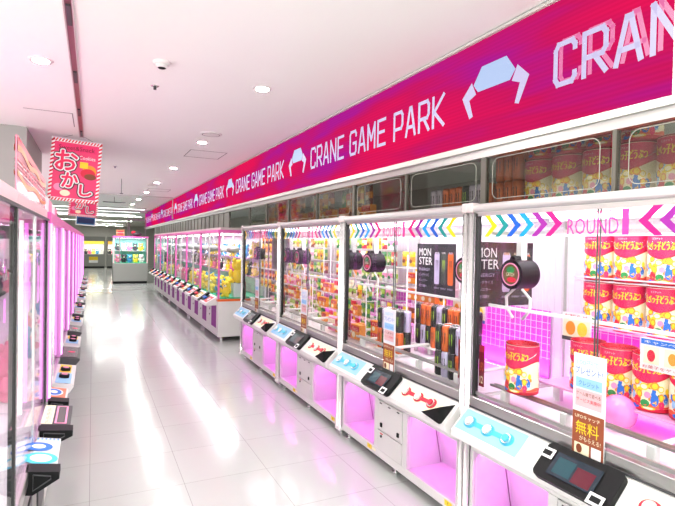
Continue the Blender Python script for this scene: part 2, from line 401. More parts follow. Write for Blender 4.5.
def make_cabinet():
    t = empty('crane_game_cabinet')
    # lower casing, front stiles and rails round two chutes
    b = MB()
    y = [0.05, .07, .61, 1.05, 1.59, 1.61]
    b.box((0, 0.05, .072), (.03, 1.61, .135), SHELL, .004); b.box((0, .05, .52), (.03, 1.61, .6), SHELL, .004)
    for a, c in ((.05, .075), (.605, .66), (1.0, 1.055), (1.585, 1.61)): b.box((0, a, .135), (.03, c, .52), SHELL)
    b.box((.03, .66, .135), (.04, 1.0, .52), SHELL)
    b.box((.03, 0.01, .072), (D, .03, .80), SHELL); b.box((.03, W-.03, .072), (D, W-.01, .80), SHELL); b.box((D-.02, .03, .072), (D, W-.03, .8), SHELL)
    b.box((.03, .03, .072), (D-.02, W-.03, .09), SHELL); b.box((.05, .03, .76), (D-.02, W-.03, .80), LINER)
    b.build('lower_casing', t)
    for a in (.075, 1.055):   # chute boxes: sloping back, sides, bottom
        b = MB(); c = a+.53
        b.box((.03, a-.012, .13), (.40, a, .53), mat('chute_lining', (.68, .62, .68), .5)); b.box((.03, c, .13), (.40, c+.012, .53), mat('chute_lining', (.68, .62, .68), .5))
        b.box((.03, a, .53), (.40, c, .54), mat('chute_lining', (.68, .62, .68), .5)); b.box((.03, a, .12), (.40, c, .13), mat('chute_lining', (.68, .62, .68), .5))
        b.prism([(.32, .13), (.40, .13), (.40, .53), (.24, .53)], 'y', a, c, mat('chute_lining', (.68, .62, .68), .5))
        ch = b.build('prize_chute', t)
        for yy in (a+.004, c-.004): MB().tube([(.22, yy, .528), (.30, yy, .135)], .003, mat('chute_edge', c255(150, 90, 135), .5), 5).build('edge_line', ch)
        q = MB().box((.012, a, .135), (.016, c, .52), MATS['clear_glass']); q.build('flap', ch)
        s = MB(); F = fr((0, a+.1, .112), (0, -1, 0), (0, 0, 1)); s.rect(F, 0, -.02, .07, .014, YEL, .002); s.text(F, '!', .03, -.015, .007, .022, INK, .003)
        s.rect(F, .075, -.012, .13, .008, CREAM, .002); s.build('warning_sticker', ch)
    for z0, z1 in ((.135, .285), (.292, .515)):   # service doors
        b = MB().box((-.004, .665, z0), (.006, .995, z1), SHELL, .003)
        d = b.build('service_door', t)
        q = MB()
        if z1 > .5:
            for yy in (.70, .93): MB().box((-.012, yy, z0+.03), (-.003, yy+.022, z0+.06), BLK).build('latch', d)
            for yy in (.70, .82): MB().box((-.007, yy, z1-.02), (-.003, yy+.03, z1-.012), DGREY).build('hinge', d)
            q.box((-.007, .94, z1-.02), (-.003, .97, z1-.012), DGREY)
        else: q.cyl((-.003, .94, z1-.035), (-.012, .94, z1-.035), .010, DGREY, 10); q.box((-.006, .92, z1-.02), (-.003, .96, z1-.012), REDM)
        q.build('lock', d)
    # console shelf
    b = MB(); b.prism([(-.13, .655), (0, .78), (.03, .78), (.03, .60), (-.10, .60), (-.13, .62)], 'y', .03, W-.03, WHITE)
    con = b.build('control_console', t)
    b = MB().box((-.012, .045, .78), (.035, W-.045, .84), ALU, .003); b.box((-.016, .045, .775), (.0, W-.045, .785), DGREY); b.build('glass_sill', t)
    F = console_F()
    def pad(u0, col, name):
        b = MB(); b.rect(F, u0-.02, .02, u0+.44, .155, SKYB if col is CYAN else CREAM, .0015)
        for k in range(3):
            b.disc(F, (u0+.06+k*.14, .085), .045, .036, col, .003)
            if k < 2: b.rect(F, u0+.08+k*.14, .072, u0+.19+k*.14, .1, col, .0032)
        b.build('decal', con)
        for k in range(3):
            c = F[0]+F[1]*(u0+.06+k*.14)+F[2]*.085; n = F[3]
            q = MB().cyl(c+n*.002, c+n*.016, .028, CHR, 16); q.cyl(c+n*.014, c+n*.024, .020, WHITE if k != 2 else col, 16); q.build('button', con)
    pad(.06, CYAN, 'left'); pad(1.08, REDM, 'right')
    # card terminal
    c = F[0]+F[1]*.83+F[2]*.07+F[3]*.012
    G = (c, F[1], F[2], F[3])
    def slab(b, G, x0, y0, x1, y1, z0, z1, m, r=.03):
        P = [p-G[0] for p in rounded((Vector(G[0]), G[1], G[2], G[3]), x0, y0, x1, y1, r)]
        n = len(P); vs = [G[0]+p+G[3]*z0 for p in P]+[G[0]+p+G[3]*z1 for p in P]
        b.add(vs, [tuple(range(n)), tuple(range(n, 2*n))]+[(i, (i+1) % n, n+(i+1) % n, n+i) for i in range(n)], m)
    b = MB(); slab(b, G, -.19, -.085, .19, .095, -.012, .018, BLK); td = b.build('card_terminal', con)
    b = MB(); b.rect(G, -.12, -.055, .11, .06, SCRN, .024); b.rect(G, -.10, -.04, -.01, .04, mat('screen_teal', c255(30, 70, 80), .2), .0245); b.rect(G, .0, -.045, .09, .03, mat('screen_maroon', c255(90, 25, 40), .2), .0245); b.build('screen', td)
    for x0, y0 in ((-.17, .03), (.13, -.07)):
        b = MB(); b.rect(G, x0-.03, y0-.02, x0+.04, y0+.03, PAPER, .0245); b.rect(G, x0-.018, y0-.008, x0+.028, y0+.018, BLK, .025); b.build('reader', td)
    b = MB()   # dark wedge box at the right hand end
    b.prism([(.24, .675), (.06, .655), (.06, .755)], 'x', -.15, -.02, BLK); b.build('coin_box', t)
    # posts, rails, gaskets
    for yy in (.024, W-.024):
        MB().tube([(-.004, yy, .07), (-.004, yy, 1.925)], .021, CHR, 12).build('corner_post', t)
        MB().box((-.03, yy-.024, 1.905), (.03, yy+.024, 1.962), CONN, .006).build('post_cap', t)
        MB().box((-.026, yy-.022, .06), (.02, yy+.022, .09), SHELL, .004).build('post_foot', t)
    MB().tube([(-.004, .05, 1.932), (-.004, W-.05, 1.932)], .024, TUBEW, 12).build('top_rail', t)
    b = MB()
    for yy in (.048, W-.066): b.box((.0, yy, .84), (.03, yy+.018, 1.9), BLKR)
    b.box((0, .05, 1.885), (.03, W-.05, 1.905), ALU); b.build('gasket', t)
    MB().box((.0, .01, 1.905), (D, W-.01, 1.95), SHELL).build('roof_panel', t)
    # glass
    for a, c, xx in ((.066, .835, .006), (.828, 1.594, .016)):
        g = MB().box((xx, a, .84), (xx+.005, c, 1.89), MATS['clear_glass']).build('front_glass', t)
        e = a if a > .5 else c
        MB().box((xx-.001, e-.002, .84), (xx+.006, e+.001, 1.89), mat('glass_edge', c255(60, 80, 75), .3)).box((xx-.004, a+.0, .85), (xx+.009, c, .868), ALU).build('edge_strip', g)
    for yy in (.012, W-.016): MB().box((.04, yy, .80), (D-.03, yy+.004, 1.905), MATS['clear_glass']).build('side_glass', t)
    for yy in (.012, W-.03):
        MB().box((D-.03, yy, .8), (D, yy+.02, 1.905), SHELL).build('rear_post', t)
    # backs and grid
    b = MB().box((D-.03, .03, .80), (D-.015, W-.03, 1.905), LINER); b.build('back_panel', t)
    MB().box((D-.05, .1, .82), (D-.04, W-.1, 1.28), mat('magenta_panel', c255(228, 90, 215), .35)).build('lower_back_panel', t)
    b = MB(); GR = mat('white_wire', (.85, .82, .86), .4)
    for i in range(33):
        yy = .05+i*.0487
        b.box((D-.07, yy, .95), (D-.067, yy+.003, 1.88), GR)
    for i in range(20):
        zz = .96+i*.048
        b.box((D-.073, .05, zz), (D-.07, W-.05, zz+.003), GR)
    b.build('wire_grid', t)
    # lit tubes in the cabinet ceiling
    for xx in (.08, .55):
        q = MB().tube([(xx, .1, 1.885), (xx, W-.1, 1.885)], .011, TUBE, 8); q.build('light_tube', t)
    # play field rails
    b = MB(); PK = mat('play_field', (.86, .80, .84), .3, coat=.4); b.box((.05, .03, .80), (D-.03, W-.03, .812), PK); b.build('play_field', t)
    for yy in (.2, .62, 1.05, 1.45):
        q = MB(); q.box((.08, yy-.02, .812), (.12, yy+.02, .90), WHITE, .004); q.box((.5, yy-.02, .812), (.54, yy+.02, .90), WHITE, .004)
        q.cyl((.1, yy, .89), (.52, yy, .90), .012, WHITE, 10); q.build('bridge_bar', t)
    for xx in (.1, .13): MB().tube([(xx, .1, .905), (xx, 1.56, .905)], .009, ALU, 8).build('rod', t)
    # gantry rail, claws
    MB().box((.12, .05, 1.78), (.15, W-.05, 1.80), WHITE).box((.5, .05, 1.78), (.53, W-.05, 1.80), WHITE).box((.1, .06, 1.36), (.115, W-.06, 1.375), WHITE).build('gantry_rail', t)
    for yy in (W-.19, .22):
        q = MB(); q.cyl((.14, yy, 1.555), (.28, yy, 1.555), .084, BLK, 28); q.cyl((.15, yy, 1.64), (.27, yy, 1.64), .02, BLK); q.box((.2, yy-.02, 1.62), (.24, yy+.02, 1.79), WHITE)
        q.lathe([], (0, 0, 0), BLK) if False else None
        cl = q.build('claw_unit', t)
        FF = fr((.139, yy, 1.555), (0, -1, 0), (0, 0, 1)); r = MB()
        r.disc(FF, (0, 0), .066, .066, ROSE, .002, 28); r.disc(FF, (0, 0), .058, .058, mat('claw_badge', c255(120, 95, 60), .2), .003, 28); r.text(FF, 'CATCH', -.03, -.01, .06, .02, CREAM, .004)
        r.disc(FF, (0, .025), .03, .02, GRN, .0035); r.disc(FF, (0.01, -.03), .035, .015, REDM, .0035)
        r.build('badge', cl)
        for sy in (-1, 1):
            r = MB(); r.tube([(.2, yy+sy*.03, 1.47), (.2, yy+sy*.09, 1.42), (.2, yy+sy*.085, 1.35), (.2, yy+sy*.035, 1.30)], .009, WHITE, 8); r.build('arm', cl)
    # chevron decals on the glass
    for side in (0, 1):
        for k in range(6):
            tip = .205+.085*k if side == 0 else W-.205-.085*k
            d = 1 if side == 0 else -1      # u coordinate grows to the right
            FF = fr((0, W, 0), (0, -1, 0), (0, 0, 1)); q = MB(); w = .04
            up = [(tip-d*.085, 1.885), (tip-d*.085+d*w, 1.885), (tip+d*w*.4, 1.825), (tip-d*w*.6, 1.825)]
            lo = [(tip-d*w*.6, 1.825), (tip+d*w*.4, 1.825), (tip-d*.085+d*w*.9, 1.765), (tip-d*.085-d*.0, 1.765)]
            q.poly(FF, up, CHEV[k], .001); q.poly(FF, lo, CHEV[k], .001)
            q.build('chevron_decal', t)
    FF = fr((0, W, 0), (0, -1, 0), (0, 0, 1)); q = MB()
    q.text(FF, 'ROUND', .675, 1.772, .255, .075, DTXT, .001); q.text(FF, '1', .945, 1.768, .03, .11, DTXT, .001); q.text(FF, 'ENTERTAINMENT', .68, 1.862, .25, .014, DTXT, .001); q.build('glass_lettering', t)
    # price cards inside the glass
    for yy in (W-.115, .07):
        q = MB(); FF = fr((.03, yy+.045, .90), (0, -1, 0), (0, 0, 1)); q.rect(FF, 0, 0, .045, .24, MAROON); q.rect(FF, .003, .2, .042, .235, mat('maroon_light', c255(175, 40, 60), .5), .001); q.text(FF, 'UFO', .008, .09, .03, .05, ORC, .001); q.text(FF, '12', .01, .02, .025, .04, CREAM, .001); q.build('price_card', t)
    # double notice on the glass
    FF = fr((-.020, .915, 0), (0, -1, 0), (0, 0, 1)); q = MB()
    q.box((-.019, .755, .77), (-.016, .915, 1.235), PAPER)
    q.rect(FF, .008, .985, .152, 1.228, mat('notice_pale', c255(225, 228, 238), .5), .001)
    q.text(FF, '100円で', .02, 1.185, .11, .025, SKYB, .002); q.text(FF, 'プレゼント!', .012, 1.145, .135, .033, BLUE, .002)
    q.rect(FF, .015, 1.085, .145, 1.13, SKYB, .002); q.text(FF, 'クレジット', .03, 1.095, .1, .022, BLUE, .003)
    q.rect(FF, .015, 1.0, .145, 1.078, mat('notice_rose', c255(225, 185, 190), .5), .002); q.text(FF, 'ゲーム機で遊べる', .02, 1.05, .12, .018, BROWN, .003); q.text(FF, 'サービス実施中', .02, 1.022, .12, .018, REDM, .003)
    q.rect(FF, .002, .772, .158, .975, mat('notice_brown', c255(150, 75, 45), .5), .001)
    q.text(FF, 'UFOキャッチ', .015, .945, .125, .018, CREAM, .002); q.text(FF, '無料', .02, .875, .115, .06, YEL, .002); q.text(FF, 'がもらえる!', .04, .848, .105, .022, CREAM, .002)
    q.rect(FF, .015, .785, .09, .835, CREAM, .002); q.disc(FF, (.04, .81), .015, .02, BROWN, .003); q.rect(FF, .1, .785, .148, .835, PAPER, .002)
    q.build('glass_notice', t)
    # feet
    for yy in (.08, .83, W-.08):
        for xx in (.06, D-.08): MB().cyl((xx, yy, 0), (xx, yy, .014), .03, CHR, 12).cyl((xx, yy, .01), (xx, yy, .075), .012, CHR, 8).build('foot', t)
    # header above the roof: acrylic boards
    for a in (.02, .85):
        q = MB(); q.box((.10, a, 1.955), (.106, a+.79, 2.235), MATS['header_acrylic']); h = q.build('header_board', t)
        FF = fr((.098, a+.79, 0), (0, -1, 0), (0, 0, 1))
        MB().tube(rounded(FF, .05, 1.985, .74, 2.34-.12+.2, .05), .005, ALU, 6, closed=True).build('trim_wire', h) if False else MB().tube([p for p in rounded(FF, .05, 1.99, .74, 2.225, .045)], .0022, mat('edge_bead', c255(150, 148, 138), .5), 6, closed=True).build('trim_wire', h)
    for yy in (.0, .815, W-.02): MB().box((.09, yy, 1.95), (.12, yy+.02, 2.24), mat('header_post', c255(88, 84, 76), .5)).build('header_post', t)
    return t
YS = [.65, 2.31, 3.97, 5.63]
NM = ['nearest crane cabinet on the right, cut by the frame, full of pink biscuit tins',
      'second crane cabinet on the right, holding energy drink cans and a black poster',
      'third crane cabinet on the right, packed with green and yellow snack packets',
      'fourth crane cabinet on the right, with strings of hanging snack packets beside the pink-topped row']
cab = make_cabinet(); CABS = []
for i, y in enumerate(YS):
    o = cab if i == 0 else copy_tree(cab)
    o.location = (2.0, y, 0); o['label'] = NM[i]; o['category'] = 'crane game machine'; o['group'] = 'white framed crane cabinets in the right row'; CABS.append(o)
    light('cabinet_lamp', (2.40, y+W/2, 1.895), 14, (1, .93, .98), (.62, 1.5))
    light('cabinet_glow', (2.72, y+W/2, .83), 8 if i < 2 else 1.6, (1, .18, .92), (1.45, .03), (.3, 0, 1))
    for a in (.34, 1.32): light('chute_lamp', (2.09, y+a, .525), 2.7, (1, .11, .88), (.48, .1), (.6, 0, -1))

# ------------------------------------------------------------------ prizes: tins
def make_tin(h=.27, r=.088):
    t = empty('biscuit_tin'); n = 36; b = MB()
    b.lathe([(0, .004), (r-.004, 0), (r, .004), (r, h*.0+.02)], (0, 0, 0), REDM, n); b.lathe([(r, .02), (r, h-.006)], (0, 0, 0), CREAM, n)
    b.lathe([(r, h-.006), (r+.003, h-.003), (r, h), (r-.004, h-.004), (r-.004, h-.03)], (0, 0, 0), mat('tin_rim', c255(200, 40, 60), .25, .6), n); b.lathe([(r-.004, h-.022), (0, h-.022)], (0, 0, 0), SILV, n)
    def wrap(pts, m, off):   # pts (angle*r , z)
        b.add([((r+off)*-math.cos(p[0]/r), (r+off)*-math.sin(p[0]/r)*1, p[1]) for p in pts], [tuple(range(len(pts)))], m)
    def band(z0f, z1f, m, off, a0=-PI, a1=PI, k=36):
        for i in range(k):
            u0, u1 = (a0+(a1-a0)*i/k)*r, (a0+(a1-a0)*(i+1)/k)*r
            wrap([(u0, z0f(u0)), (u1, z0f(u1)), (u1, z1f(u1)), (u0, z1f(u0))], m, off)
    top = lambda u: h-.008
    band(lambda u: h*.60-.022*math.cos(u/r*2), top, mat('tin_pink', c255(222, 28, 88), .4), .0006)
    band(lambda u: h*.60-.022*math.cos(u/r*2)-.004, lambda u: h*.60-.022*math.cos(u/r*2)+.004, REDM, .0010)
    def blob(u, z, ru, rz, m, off, k=12):
        # fan of small quads keeps to the curved wall
        wrap([(u+ru*math.cos(2*PI*i/k), z+rz*math.sin(2*PI*i/k)) for i in range(k)], m, off)
    rnd = random.Random(3)
    band(lambda u: .021, lambda u: h*.13+.006*math.sin(u*60), mat('tin_orange_red', c255(235, 95, 60), .5), .0008)
    for rep in (0, PI*.95):
        for q in range(34):
            u, z = rnd.uniform(-.09, .09), rnd.uniform(.14, .5)
            blob(u+rep*r, z*h, rnd.uniform(.008, .014), rnd.uniform(.009, .016), rnd.choice([ORG, YEL, ORG, YEL, REDM, BLUE, GRN, SKYB]), .0010+.00001*q)
        for (u, z, ru, rz, m) in ((-.045, .5, .016, .014, ORG), (-.01, .44, .02, .017, YEL), (.035, .47, .017, .02, ORG), (.06, .42, .014, .016, YEL), (-.06, .38, .014, .016, ORG), (-.03, .3, .014, .02, ORG), (.005, .3, .014, .016, ROSE),
                                  (.035, .22, .017, .03, BLUE), (.03, .32, .01, .012, BLUE), (-.005, .15, .02, .018, GRN), (-.04, .17, .017, .025, REDM), (-.065, .25, .012, .018, SKYB), (.062, .27, .012, .02, ORG), (.064, .14, .012, .02, PINKM), (.01, .07, .03, .008, YEL), (-.05, .07, .02, .01, BLUE)):
            blob(u+rep*r, z*h, ru, rz, m, .0016+rnd.random()*.0006)
            if m in (ORG, YEL): blob(u+rep*r, z*h, ru*.7, rz*.65, YEL if m is ORG else CREAM, .0026)
        for k, off, g in ((YEL, .0034, 0), (YEL, .0036, .0016), (YEL, .0038, -.0014)):
            vs, fs = text_geo('たべっ子どうぶつ'); w = .155; hh = .045
            b.add([((r+off)*-math.cos((-w/2+w*p[0]+g+rep*r)/r), (r+off)*-math.sin((-w/2+w*p[0]+g+rep*r)/r)*1, h*.68+hh*p[1]-abs(g)*(1 if k is INK else 0)) for p in vs], fs, k)
        vs, fs = text_geo('ビスケット'); w = .05
        b.add([((r+.002)*-math.cos((-w/2+w*p[0]-.02+rep*r)/r), (r+.002)*-math.sin((-w/2+w*p[0]-.02+rep*r)/r)*1, h*.88+.012*p[1]) for p in vs], fs, PAPER)
    b.build('tin_body', t)
    pts = [((r+.004)*0, (r+.004)*math.cos(a), h*.86+.0*a+math.sin(a)*-.055) for a in [PI*i/10 for i in range(11)]]
    MB().tube([(p[0]-r*.98*math.sin(PI*i/10), p[1], p[2]) for i, p in enumerate(pts)], .0018, SILV, 6).build('wire_handle', t)
    return t
# the reader looks along +x; angles in make_tin grow towards -y so text reads correctly
tin = make_tin(); first = [True]
def put_tin(x, y, z, rz, label, group):
    if first[0]: o = tin; first[0] = False
    else: o = copy_tree(tin)
    o.location = (x, y, z); o.rotation_euler = (0, 0, rz); o['label'] = label; o['category'] = 'tin'; o['group'] = group
    return o
AIM = lambda x, y: math.atan2(y, x)*.35
num = ['first', 'second', 'third', 'fourth', 'fifth', 'sixth']
for k in range(4):
    y = 1.97-.192*k+.12
    for row, z in ((0, 1.515), (1, 1.235)):
        put_tin(2.74-.0, y-.12+.03, z+.01, .25, 'pink biscuit tin, %s from the left in the %s row of the rack' % (num[k], ['top', 'second'][row]), 'biscuit tins on the rack')
for k in range(4):
    put_tin(2.47, 1.865-.18*k, .935, .25+.1*(k % 2), 'pink and cream biscuit tin, %s from the left along the low platform' % num[k], 'biscuit tins on the low platform')
put_tin(2.14, 2.02, .913, .2, 'pink biscuit tin standing alone on the bridge bars behind the near left glass', 'lone biscuit tin')
for k in range(5):
    put_tin(2.38, 2.14-.195*k, 1.953, .15, 'dim pink tin on the cabinet roof, lower tier, %s from the left' % num[k], 'biscuit tins stored on the cabinet roof')
for k in range(4):
    put_tin(2.38, 2.12-.195*k, 2.226, .3, 'dim pink tin on the cabinet roof, upper tier, %s from the left' % num[k], 'biscuit tins stored on the cabinet roof')
# rack and platform the tins stand on
t = empty('tin_rack', (0, 0, 0), label='white wire rack carrying two rows of pink biscuit tins', category='rack')
for z in (1.52, 1.24):
    b = MB()
    for x in (2.65, 2.70, 2.74, 2.78, 2.83): b.tube([(x, 1.25, z), (x, 2.1, z)], .004, TUBEW, 6)
    for y in (1.25, 1.6, 2.1): b.tube([(2.65, y, z), (2.84, y, z)], .004, TUBEW, 6)
    b.tube([(2.64, 1.25, z+.02), (2.64, 2.1, z+.02)], .005, TUBEW, 6); b.build('shelf', t)
for y in (1.24, 2.11):
    MB().box((2.80, y-.012, .812), (2.82, y+.012, 1.87), WHITE).build('upright', t)
t = empty('low_platform', (0, 0, 0), label='clear-edged pink platform under the low row of biscuit tins', category='platform')
MB().box((2.36, 1.2, .92), (2.60, 2.1, .932), mat('pink_acrylic_shelf', c255(230, 170, 215), .2)).build('board', t)
for y in (1.25, 1.65, 2.05): MB().box((2.46, y-.015, .812), (2.49, y+.015, .92), WHITE).build('leg', t)
MB().ball((2.36, 1.60, .90), .085, mat('pink_ball_plastic', c255(250, 130, 200), .25, coat=.6)).build('pink_ball', label='glossy pink plastic ball lying on the play field behind the notice', category='ball')
# info card near the tins
b = MB(); FF = fr((2.2, 1.40, 1.18), (0, -1, 0), (0, 0, 1)); b.box((2.2, 1.12, 1.18), (2.204, 1.40, 1.32), PAPER)
b.rect(FF, .004, .112, .276, .136, BLUE, .002); b.text(FF, 'キャンペーン', .02, .117, .2, .014, PAPER, .003)
for k in range(3): b.rect(FF, .015+.09*k, .03, .085+.09*k, .105, CREAM, .002); b.disc(FF, (.05+.09*k, .065), .018, .026, ORG if k else REDM, .003)
b.text(FF, 'お菓子をゲットしよう', .012, .008, .25, .014, REDM, .002); b.build('info_card', label='white information card with blue heading hanging in front of the pink tins', category='card')

# ------------------------------------------------------------------ energy drink cans
def make_can(m, m2, name):
    r, h = .034, .17; b = MB(); n = 18
    b.lathe([(r*.8, 0), (r, .012), (r, h-.014), (r*.84, h), (r*.78, h-.003), (0, h-.004)], (0, 0, 0), m, n)
    b.lathe([(r*.83, h-.001), (r*.86, h+.001), (r*.8, h-.001)], (0, 0, 0), SILV, n)
    for a in (-.5, 0, .5):   # claw-like strokes
        for q in range(2):
            z0 = .05+q*.03
            b.add([(-(r+.0006)*math.cos(a+u), -(r+.0006)*math.sin(a+u), z) for u, z in ((-.1, z0+.05), (.1, z0+.045), (.04, z0), (-.02, z0+.005))], [(0, 1, 2, 3)], m2)
    return b.build('drink_can')
cans = [make_can(BCAN, LIME, 'b'), make_can(LAV, INK, 'l'), make_can(ORC, INK, 'o')]
CN = ['black', 'lavender', 'orange']; used = [False]*3
def put_can(c, x, y, z, label, group):
    o = cans[c] if not used[c] else cans[c].copy()
    if used[c]: COL.objects.link(o)
    used[c] = True; o.location = (x, y, z); o['label'] = label; o['category'] = 'drink can'; o['group'] = group
def can_block(x, y0, n, rows, deep, where, patt, zb=.905, dx=.071, dy=-.071):
    for i in range(n):
        for k in range(rows):
            for d in range(deep):
                c = patt[(i+k*2+d) % len(patt)] if rows > 1 else patt[i % len(patt)]
                put_can(c, x+d*dx, y0+i*dy, zb+k*.172, '%s energy drink can, %s, %s tier' % (CN[c], where, ['bottom', 'upper', 'third'][k]), '%s cans %s tier %d' % (CN[c], where, k))
def podium(x0, y0, x1, y1, z, label):
    t = empty('can_stand', (0, 0, 0), label=label, category='stand')
    MB().box((x0, y0, z-.012), (x1, y1, z), WHITE, .003).build('board', t)
    for x in (x0+.03, x1-.03):
        for y in (y0+.03, y1-.03): MB().box((x-.012, y-.012, .812), (x+.012, y+.012, z-.012), WHITE).build('leg', t)
can_block(2.25, 3.70, 5, 2, 2, 'left block of the second cabinet', [2, 0, 0, 1], .83)
podium(2.20, 3.36, 2.37, 3.75, .83, 'low white stand under the left block of drink cans')
can_block(2.52, 3.52, 10, 2, 2, 'long rear row of the second cabinet', [0, 1, 0, 2, 2], .88)
podium(2.47, 2.82, 2.64, 3.57, .88, 'low white stand under the rear row of drink cans')
can_block(2.15, 2.76, 4, 2, 2, 'front block beside the second cabinet right post', [0, 1, 0, 2], .83)
podium(2.10, 2.50, 2.27, 2.81, .83, 'low white stand under the front block of drink cans')
can_block(2.30, 3.05, 9, 1, 2, 'stored in the header of the second cabinet', [1, 1, 2, 2, 2, 0], 1.953)
can_block(2.34, 2.42, 3, 2, 2, 'stored on the roof at the cabinet joint', [2], 1.953)

# ------------------------------------------------------------------ posters
def poster(F, w, h, label):
    o, u, v, n = F; b = MB()
    c = [o, o+u*w, o+u*w+v*h, o+v*h]
    b.add([p for p in c]+[p-n*.004 for p in c], [(0, 1, 2, 3), (4, 5, 6, 7), (0, 1, 5, 4), (1, 2, 6, 5), (2, 3, 7, 6), (3, 0, 4, 7)], mat('poster_black', (.022, .024, .026), .35))
    b.text(F, 'MON', .06*w, .76*h, .32*w, .15*h, PAPER); b.text(F, 'STER', .06*w, .58*h, .36*w, .15*h, PAPER)
    for k, s in enumerate(('ENERGY', 'ビッグサイズ', 'モンスター', '登場!')): b.text(F, s, .06*w, (.46-.11*k)*h, (.3-.03*k)*w, .055*h, LAV)
    for k, m in enumerate((LAV, mat('poster_dark_can', (.06, .07, .06), .3), ORC)):
        x = (.48+.17*k)*w; y = (.22-.0*k)*h; cw = .13*w; ch = .62*h
        b.poly(F, [(x+.1*cw, y), (x+.9*cw, y), (x+cw, y+.06*ch), (x+cw, y+.92*ch), (x+.85*cw, y+ch), (x+.15*cw, y+ch), (x, y+.92*ch), (x, y+.06*ch)], m, .001)
        b.rect(F, x+.15*cw, y+ch*.94, x+.85*cw, y+ch, SILV, .0015)
        for q in (.3, .5, .7): b.poly(F, [(x+q*cw-.04*cw, y+.75*ch), (x+q*cw+.05*cw, y+.75*ch), (x+q*cw, y+.35*ch)], INK if m is not MATS['poster_dark_can'] else LIME, .002)
        b.text(F, 'ENERGY', x, y-.09*h, cw, .03*h, LAV)
    return b.build('poster', label=label, category='poster')
poster(fr((2.58, 3.66, 1.30), (0, -1, 0), (0, 0, 1)), .52, .43, 'black energy drink poster with three cans, hung on the grid of the second cabinet')
poster(fr((2.07, 2.36, 1.34), (1, 0, 0), (0, 0, 1)), .50, .40, 'black energy drink poster seen through the side glass behind the black claw drum')
def small_card(x, y, z, w, h, head, label, m=BLUE):
    b = MB(); F = fr((x, y, z), (0, -1, 0), (0, 0, 1)); b.box((x, y-w, z), (x+.003, y, z+h), PAPER)
    b.rect(F, .04*w, .1*h, .96*w, .8*h, CREAM, .001); b.disc(F, (.3*w, .45*h), .17*w, .25*h, ORG, .002); b.disc(F, (.7*w, .45*h), .17*w, .25*h, YEL, .002)
    b.rect(F, 0, 0, w, .14*h, m, .002); b.text(F, head, .08*w, .82*h, .8*w, .13*h, REDM, .002)
    return b.build('shelf_card', label=label, category='card')
small_card(2.66, 3.26, 1.13, .17, .17, 'ゲット', 'white card with yellow pictures and blue foot, left of the pair above the drink cans')
small_card(2.66, 3.05, 1.13, .17, .17, 'ゲット', 'white card with yellow pictures and blue foot, right of the pair above the drink cans')
small_card(2.62, 2.16, 1.15, .20, .17, 'お知らせ', 'pale notice card with grey drawing on the pink wall left of the tins', DGREY)

# ------------------------------------------------------------------ snack packets
def make_packet(c1, c2, c3):
    w, h, d = .1, .135, .035; b = MB()
    # pillow pouch: bulging front and back with crimped ends
    nx, nz = 5, 6; P = {}
    for s in (-1, 1):
        vs = []; fs = []
        for i in range(nx+1):
            for j in range(nz+1):
                u, v = i/nx, j/nz; bul = (math.sin(PI*u)**.5)*(math.sin(PI*v)**.5) if 0 < u < 1 and 0 < v < 1 else 0
                vs.append((s*d/2*bul, (u-.5)*w, v*h))
        for i in range(nx):
            for j in range(nz): fs.append((i*(nz+1)+j, (i+1)*(nz+1)+j, (i+1)*(nz+1)+j+1, i*(nz+1)+j+1))
        for f in fs:
            z = vs[f[0]][2]/h
            b.add([vs[q] for q in f], [(0, 1, 2, 3)], c2 if .3 < z < .62 else c1, True)
    F = fr((-d/2-.0012, w/2, 0), (0, -1, 0), (0, 0, 1))
    b.disc(F, (w*.5, h*.36), w*.22, h*.14, c3, 0); b.text(F, 'スナック', w*.18, h*.7, w*.64, h*.12, c3 if c3 is not c1 else PAPER, .0005)
    return b
def make_boxpack(c1, c2, c3):
    w, h, d = .12, .10, .05; b = MB(); b.box((-d/2, -w/2, 0), (d/2, w/2, h), c1)
    F = fr((-d/2-.001, w/2, 0), (0, -1, 0), (0, 0, 1)); b.rect(F, 0, h*.55, w, h*.9, c2, 0); b.disc(F, (w*.35, h*.3), w*.2, h*.2, c3, .0005); b.text(F, 'チョコ', w*.2, h*.6, w*.6, h*.24, c3, .0008)
    return b
PK = [('green', make_packet(GRN, LIME, CREAM)), ('yellow', make_packet(YEL, ORG, BROWN)), ('cream', make_packet(CREAM, LIME, BROWN)), ('red', make_packet(REDM, CREAM, YEL)), ('lime', make_packet(LIME, CREAM, GRN)),
      ('brown', make_packet(BROWN, ORG, CREAM)), ('orange', make_boxpack(ORG, REDM, CREAM)), ('pink', make_boxpack(ROSE, CREAM, REDM)), ('white', make_packet(PAPER, ROSE, GRN))]
PKO = {}
def put_packet(k, x, y, z, rz, where, tilt=0, s=1):
    nm, b = PK[k]
    if k not in PKO: o = b.build('snack_box' if k in (6, 7) else 'snack_packet'); PKO[k] = o
    else: o = PKO[k].copy(); COL.objects.link(o)
    o.location = (x, y, z); o.rotation_euler = (0, tilt, rz); o.scale = (s, s, s)
    kind = 'snack box' if k in (6, 7) else 'snack packet'
    o['label'] = '%s %s %s' % (nm, kind, where); o['category'] = 'snack'; o['group'] = '%s %ss %s' % (nm, kind, where)
def rack(name, x0, x1, y0, y1, zs, label):
    t = empty('wire_rack', (0, 0, 0), label=label, category='rack')
    for z in zs:
        b = MB()
        for k in range(4): b.tube([(x0+(x1-x0)*k/3, y0, z-.004), (x0+(x1-x0)*k/3, y1, z-.004)], .0035, TUBEW, 6)
        for k in range(5): b.tube([(x0, y0+(y1-y0)*k/4, z-.005), (x1, y0+(y1-y0)*k/4, z-.005)], .0035, TUBEW, 6)
        b.build('shelf', t)
    for y in (y0, y1):
        for x in (x0, x1): MB().tube([(x, y, .812), (x, y, max(zs)+.12)], .005, TUBEW, 6).build('upright', t)
R = random.Random(11)
